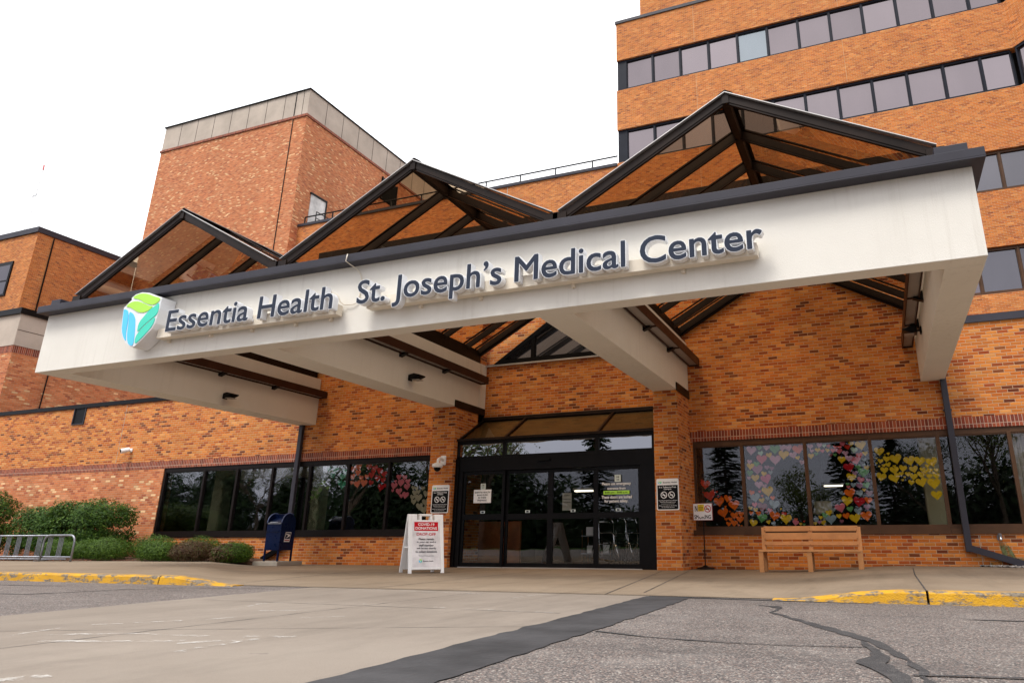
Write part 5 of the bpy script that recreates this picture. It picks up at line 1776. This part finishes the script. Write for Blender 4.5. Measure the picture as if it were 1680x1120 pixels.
# wheelchair seen through the rightmost door
def wheelchair(ox, oy, yawd, lab):
    t = thing('wheelchair', lab, 'wheelchair', (ox, oy, 0.01), 'wheelchairs parked inside the doors')
    X = Matrix.Translation((ox, oy, 0.01)) @ Matrix.Rotation(math.radians(yawd), 4, 'Z')
    def B(mb, n_, mt, **kw):
        return xbuild(mb, n_, mt, t, X, **kw)
    for s in (-1, 1):
        P = [(s * .24, .28 * math.cos(a * math.pi / 12) + .05, .28 + .27 * math.sin(a * math.pi / 12)) for a in range(25)]
        wh = B(MB().tube(P, .014, 6, False), 'wheel', M['black'])
        m = MB()
        for k in range(8):
            a = k * math.pi / 8
            m.tube([(s * .24, .05 - .26 * math.cos(a), .28 - .25 * math.sin(a)), (s * .24, .05 + .26 * math.cos(a), .28 + .25 * math.sin(a))], .003, 4)
        m.v = [tuple(X @ Vector(p)) for p in m.v]
        m.build('spokes', M['chrome'], wh)
        P = [(s * .2, .07 * math.cos(a * math.pi / 8) - .33, .08 + .07 * math.sin(a * math.pi / 8)) for a in range(17)]
        B(MB().tube(P, .012, 6, False), 'caster', M['black'])
        m = MB()
        m.tube([(s * .2, .30, .92), (s * .2, .22, .94), (s * .2, .18, .88), (s * .2, .17, .45), (s * .2, .17, .2)], .012, 8)
        m.tube([(s * .2, .17, .66), (s * .2, -.18, .66), (s * .2, -.24, .62), (s * .2, -.26, .2)], .012, 8)
        m.tube([(s * .2, .17, .45), (s * .2, -.28, .45), (s * .2, -.40, .15)], .012, 8)
        B(m, 'side_frame', M['chrome'], smooth=True)
    B(MB().box(-.19, .19, -.24, .17, .44, .465), 'seat', M['black'])
    B(MB().box(-.19, .19, .165, .185, .5, .86), 'backrest', M['black'])
    return t


wheelchair(3.2, -.28, 65, 'folding chrome wheelchair parked behind the rightmost door')
wheelchair(3.66, .02, 75, 'second chrome wheelchair further inside by the right column')

# crates and cart behind the middle doors
bxn = thing('storage_cart', 'low cart stacked with white boxes behind the middle doors', 'cart', (2.35, 1.2, 0))
for z in (.25, .62):
    MB().box(2.0, 2.7, 1.0, 1.4, z, z + .02).build('shelf', M['galv'], bxn)
m = MB()
for x in (2.02, 2.68):
    for y in (1.02, 1.38):
        m.tube([(x, y, .02), (x, y, .75)], .012, 6)
m.build('upright', M['chrome'], bxn)
for i, (x, z, w, h) in enumerate(((2.1, .64, .16, .18), (2.32, .64, .2, .3), (2.5, .27, .17, .22), (2.12, .27, .22, .16))):
    o = MB().cbox(x, x + w, 1.05, 1.3, z + .002, z + h, .006).build('box', M['white'], None)
    tag(o, ('small white box on the upper shelf of the cart', 'tall white box on the upper shelf of the cart', 'white box at the right of the lower cart shelf', 'flat white box at the left of the lower cart shelf')[i], 'box', 'white boxes on the cart')

# bike rack style barrier at the left
BR = thing('crowd_barrier', 'grey steel barrier with rounded end loop in front of the shrubs', 'barrier', (-10.5, -3, 0.05))
gy = -3.02
m = MB()
P = [(-9.44, gy, .06), (-9.43, gy, .35)]
for k in range(7):
    a = math.pi - k * math.pi / 12
    P.append((-9.27 + .16 * math.cos(a), gy, .49 + .16 * math.sin(a)))
P += [(-8.62, gy, .65)]
for k in range(1, 7):
    a = math.pi / 2 - k * math.pi / 12
    P.append((-8.58 + .16 * math.cos(a), gy, .49 + .16 * math.sin(a)))
P += [(-8.42, gy, .06)]
m.tube(P, .021, 10)
m.build('end_loop', M['galv'], BR, smooth=True)
MB().tube([(-17.4, gy + .05, .645), (-8.62, gy + .05, .645)], .019, 8).build('top_rail', M['galv'], BR, smooth=True)
MB().tube([(-17.4, gy + .05, .19), (-8.5, gy + .05, .19)], .019, 8).build('lower_rail', M['galv'], BR, smooth=True)
MB().tube([(-17.4, gy + .28, .11), (-9.0, gy + .28, .14)], .016, 8).build('ground_rail', M['galv'], BR, smooth=True)
i = 0
x = -17.3
while x < -8.7:
    m = MB()
    for k in range(4):
        m.tube([(x + k * .045, gy + .06, .19), (x + k * .045, gy + .06, .64)], .009, 6)
    m.build('bar_group', M['galv'], BR)
    x += .36
for x in (-9.6, -12.2, -14.8):
    m = MB().bar((x, gy - .02, .10), (x, gy + .32, .13), .05, .02)
    m.build('foot', M['galv'], BR)

# hose bib with moss stain
HB = thing('hose_bib', 'chrome hose bib on the wall above a green damp stain', 'tap', (10.1, -.03, .55))
MB().cbox(10.06, 10.14, -.02, -.001, .52, .60, .006).build('wall_flange', M['galv'], HB)
MB().tube([(10.1, -.01, .57), (10.1, -.08, .57), (10.1, -.10, .54), (10.1, -.10, .51)], [.02, .02, .022, .024], 10).build('spout', M['chrome'], HB, smooth=True)
MB().tube([(10.1, -.06, .60), (10.1, -.065, .625)], [.03, .03], 10).build('handle', M['galv'], HB)


def moss():
    m, nt, out = newmat('moss_stain')
    k = NT(nt)
    b = k.n('ShaderNodeBsdfPrincipled')
    b.inputs['Roughness'].default_value = .95
    k.l(k.ramp(k.noise(14, 4, .6), [(.3, (.07, .10, .025)), (.7, (.20, .22, .10))]), b.inputs['Base Color'])
    t = k.n('ShaderNodeBsdfTransparent')
    mxs = k.n('ShaderNodeMixShader')
    k.l(k.ramp(k.noise(9, 5, .7, mapscale=(1, 1, .5)), [(.40, 0.0), (.60, .8)]), mxs.inputs[0])
    k.l(t.outputs[0], mxs.inputs[1])
    k.l(b.outputs[0], mxs.inputs[2])
    k.l(mxs.outputs[0], out.inputs['Surface'])
    return m


MB().add([(10.07, -.004, .52), (10.17, -.004, .52), (10.30, -.004, .25), (10.42, -.004, .09), (10.02, -.004, .09), (10.10, -.004, .3)], [(0, 1, 2, 3, 4, 5)]).build('moss_stain', moss(), W)
MB().add([(11.0, -.004, .60), (11.0, -.004, .09), (10.45, -.004, .09), (10.3, -.004, .14), (10.0, -.0045, .09), (9.75, -.004, .09), (9.9, -.004, .16), (10.4, -.004, .24)], [(0, 1, 2, 3, 4, 5, 6, 7)]).build('damp_stain', moss(), W)


# ------------------------------------------------------------------ plants
def blob_leaves(cx, cy, z0, rx, ry, rz, n, size, seed, thin=1.0, squash=1.0):
    """leaf quads scattered through an irregular mound standing on z0"""
    rr = random.Random(seed)
    m = MB()
    V, F = m.v, m.f
    off = Vector((seed * 3.1, seed * 1.7, 0))
    for i in range(n):
        while True:
            d = Vector((rr.gauss(0, 1), rr.gauss(0, 1), rr.gauss(0, 1)))
            if d.length > .01:
                d.normalize()
                if d.z > -.8:
                    break
        sf = 1.0 + .16 * mnoise.noise(d * 2.2 + off) + .12 * mnoise.noise(d * 6 + off)
        rad = (rr.random() ** .35) * sf
        if rr.random() < .04:
            rad *= 1.06
        bx = abs(d.x) ** squash * (1 if d.x > 0 else -1)
        by = abs(d.y) ** squash * (1 if d.y > 0 else -1)
        bz_ = abs(d.z) ** squash * (1 if d.z > 0 else -1)
        p = Vector((cx + bx * rx * rad, cy + by * ry * rad, z0 + rz * .52 + bz_ * rz * .50 * rad if squash < 1 else z0 + rz * .45 + bz_ * rz * .55 * rad))
        if p.z < z0:
            p.z = z0 + rr.random() * .1
        nrm = (d + Vector((rr.uniform(-.8, .8), rr.uniform(-.8, .8), rr.uniform(-.3, .9)))).normalized()
        a = nrm.orthogonal().normalized()
        ang = rr.uniform(0, 6.28)
        b = nrm.cross(a)
        a, b = a * math.cos(ang) + b * math.sin(ang), b * math.cos(ang) - a * math.sin(ang)
        s = size * rr.uniform(.6, 1.3)
        k = len(V)
        V += [tuple(p - a * s), tuple(p + b * s * .45 * thin), tuple(p + a * s), tuple(p - b * s * .45 * thin)]
        F.append([k, k + 1, k + 2, k + 3])
        m.mi.append(0)
    return m


def leaves_build(m, name, mat, parent):
    me = bpy.data.meshes.new(name)
    me.from_pydata(m.v, [], m.f)
    me.materials.append(mat)
    return link(name, me, parent)


def shrub(cx, cy, rx, ry, rz, n, size, seed, mat, lab, group, squash=1.0, thin=1.0, kind='shrub'):
    z0 = hgt(cx, cy) + .01
    t = thing(kind, lab, 'shrub', (cx, cy, z0), group)
    m = MB()
    rr = random.Random(seed)
    for i in range(7):
        a = rr.uniform(0, 6.28)
        r = rr.uniform(.2, .7)
        m.tube([(cx + .05 * math.cos(a), cy + .05 * math.sin(a), z0 - .02), (cx + r * rx * .5 * math.cos(a), cy + r * ry * .5 * math.sin(a), z0 + rz * .45), (cx + r * rx * math.cos(a), cy + r * ry * math.sin(a), z0 + rz * .8)], [.022, .014, .006], 6)
    m.build('stem', M['bark'], t)
    leaves_build(blob_leaves(cx, cy, z0, rx, ry, rz, n, size, seed, thin, squash), 'foliage', mat, t)
    return t


G1 = 'tall clipped shrubs against the brick wall'
shrub(-15.15, -1.35, 1.0, .9, 1.8, 24000, .034, 11, M['leaf'], 'tall rounded green shrub cut by the left edge of the photo', G1, .75)
shrub(-12.15, -1.25, .78, .75, 1.30, 20000, .032, 12, M['leaf'], 'clipped green shrub second from the left behind the barrier', G1, .75)
shrub(-10.6, -1.2, 1.0, .80, 1.42, 25000, .032, 13, M['leaf'], 'clipped dark green shrub nearest the left window', G1, .62)
G2 = 'low evergreen shrubs along the bed edge'
low = [(-10.35, -2.05, .50, .40, .47, 0, 'low green shrub at the left end of the row beside the barrier'), (-9.45, -2.0, .50, .40, .46, 0, 'low green shrub second from the left in the row'),
       (-8.70, -2.05, .58, .42, .50, 0, 'low green shrub third from the left in front of the dark clipped shrub'), (-7.95, -1.45, .58, .42, .56, 0, 'low green shrub in the back of the row left of the window sill end'),
       (-7.15, -1.95, .50, .38, .42, 0, 'low green shrub left of the browned one'), (-6.75, -1.2, .55, .40, .52, 0, 'low green shrub set back with the tallest top behind the browned one'),
       (-6.25, -1.85, .50, .40, .43, 1, 'low shrub browned all over in the middle of the row'), (-5.75, -1.1, .42, .36, .44, 0, 'low green shrub behind the gap of the two browned ones'),
       (-5.38, -1.55, .42, .38, .42, 2, 'low half browned shrub at the right end beside the mailbox')]
for i, (x, y, rx, ry, rz, kd, lab) in enumerate(low):
    sh = shrub(x, y, rx * 1.12, ry, rz * 1.04, 8500, .027, 30 + i, M['leaf_brown'] if kd == 1 else M['leaf_low'], lab, G2, 1.0, .45, 'low_shrub')
    if kd == 2:
        leaves_build(blob_leaves(x - .05, y - .1, hgt(x, y) + .02, rx * .9, ry * .9, rz * .95, 2600, .045, 77, .45), 'foliage', M['leaf_brown'], sh)


# ------------------------------------------------------------------ trees across the car park (seen mirrored in the glass)
def conifer(x, y, h, r, seed, lab):
    rr = random.Random(seed)
    t = thing('conifer_tree', lab, 'tree', (x, y, 0), 'trees across the car park')
    MB().tube([(x, y, -.1), (x, y, h * .5), (x, y, h)], [.22, .12, .02], 8).build('trunk', M['bark'], t)
    m = MB()
    V, F = m.v, m.f
    layers = int(h / .27)
    for L_ in range(layers):
        z = h * .06 + (h * .94) * L_ / layers
        rad = r * (1 - L_ / layers) ** .85 + .1
        nb = 9
        for b in range(nb):
            a = rr.uniform(0, 6.28)
            ln = rad * rr.uniform(.65, 1.12)
            for s in range(16):
                f = (s + 1) / 16
                p = Vector((x + math.cos(a) * ln * f, y + math.sin(a) * ln * f, z - ln * f * .22 + .1 * f * f))
                for q in range(2):
                    d = Vector((math.cos(a + rr.uniform(-1.1, 1.1)), math.sin(a + rr.uniform(-1.1, 1.1)), rr.uniform(-.5, .2)))
                    w = Vector((-d.y, d.x, rr.uniform(-.3, .3))) * .11
                    e = d * rr.uniform(.22, .42)
                    k = len(V)
                    V += [tuple(p), tuple(p + e * .5 + w), tuple(p + e), tuple(p + e * .5 - w)]
                    F.append([k, k + 1, k + 2, k + 3])
    leaves_build(m, 'crown', M['leaf_pine'], t)


def broadleaf(x, y, h, r, seed, lab, dens=1.0, mat='leaf_spring'):
    rr = random.Random(seed)
    t = thing('broadleaf_tree', lab, 'tree', (x, y, 0), 'trees across the car park')
    m = MB()
    tips = []

    def grow(p, d, ln, rad, lev):
        q = p + d * ln
        mid = p + d * ln * .5 + Vector((rr.uniform(-.1, .1), rr.uniform(-.1, .1), 0)) * ln * .4
        m.tube([p, mid, q], [rad, rad * .8, rad * .62], 6 if lev < 2 else 4, lev == 0)
        if lev >= 4:
            tips.append(q)
            return
        if lev >= 2:
            tips.append(mid)
        for k in range(3 if lev < 3 else 3):
            nd = (d + Vector((rr.uniform(-.85, .85), rr.uniform(-.85, .85), rr.uniform(-.1, .5)))).normalized()
            grow(q, nd, ln * rr.uniform(.6, .82), rad * .58, lev + 1)
    grow(Vector((x, y, -.1)), Vector((rr.uniform(-.05, .05), 0, 1)).normalized(), h * .30, h * .022, 0)
    m.build('trunk', M['bark'], t)
    c = MB()
    V, F = c.v, c.f
    for p in tips:
        for i in range(int(26 * dens)):
            d = Vector((rr.gauss(0, 1), rr.gauss(0, 1), rr.gauss(0, .8))) * r * .13
            q = p + d
            n_ = Vector((rr.uniform(-1, 1), rr.uniform(-1, 1), rr.uniform(-1, 1))).normalized()
            a = n_.orthogonal().normalized()
            b = n_.cross(a)
            s = rr.uniform(.06, .13)
            k = len(V)
            V += [tuple(q - a * s), tuple(q + b * s * .6), tuple(q + a * s), tuple(q - b * s * .6)]
            F.append([k, k + 1, k + 2, k + 3])
    leaves_build(c, 'crown', M[mat], t)


conifer(-4.4, -50, 13.5, 2.4, 1, 'tall conifer across the car park mirrored in the narrow right window')
conifer(-14.5, -46, 13, 2.6, 2, 'conifer across the car park mirrored at the right of the door transom')
conifer(9.3, -52, 11.5, 2.3, 3, 'conifer across the car park mirrored behind the yellow hearts')
conifer(6.0, -44, 10.5, 2.0, 4, 'conifer across the car park mirrored in the middle right window')
broadleaf(1.5, -56, 7.5, 4, 5, 'low round broadleaf tree across the car park between two conifers')
broadleaf(-24.5, -44, 13, 6, 6, 'thinly leafed tree across the car park mirrored left in the doors', .5)
broadleaf(-31, -46, 14, 6, 7, 'thinly leafed tree across the car park left of the doors reflection', .6)
broadleaf(-45, -50, 13, 6, 8, 'broad tree across the car park mirrored in the left windows', .9)
broadleaf(-62, -54, 14, 6, 9, 'furthest left tree across the car park mirrored in the left windows', .9)
broadleaf(11.9, -49, 9.5, 4.5, 21, 'leafy tree across the car park mirrored beside the yellow hearts', 1.3, 'leaf_pine')
broadleaf(17, -50, 13, 6, 10, 'leafy tree across the car park mirrored in the far right window', 1.0)
broadleaf(-9, -60, 8, 5, 12, 'low broadleaf tree behind the conifers across the car park', 1.0)
hd = MB()
hm = blob_leaves(-20, -60, -1.6, 75, 2.2, 5.8, 36000, .3, 99)
ho = leaves_build(hm, 'hedge', M['leaf_pine'], None)
tag(ho, 'long dark hedgerow closing the far side of the car park', 'hedge')
rr = random.Random(5)
wb_ = MB()
for i in range(24):
    cx = -95 + i * 3.1 + rr.uniform(-1, 1)
    q = blob_leaves(cx, -58 + rr.uniform(-3, 3), -2.2, rr.uniform(3, 4.4), 3, rr.uniform(9.5, 14), 2600, .38, 200 + i)
    b = len(wb_.v)
    wb_.v += q.v
    wb_.f += [[b + k for k in f] for f in q.f]
for i in range(9):
    cx = 12 + i * 4 + rr.uniform(-1, 1)
    q = blob_leaves(cx, -60 + rr.uniform(-3, 3), -2.2, rr.uniform(3, 4.4), 3, rr.uniform(9, 13), 2600, .38, 300 + i)
    b = len(wb_.v)
    wb_.v += q.v
    wb_.f += [[b + k for k in f] for f in q.f]
wo_ = leaves_build(wb_, 'woodland_edge', M['leaf_pine'], None)
wo_['kind'] = 'stuff'
tag(wo_, 'dense dark woodland edge across the car park mirrored in the windows', 'woodland')
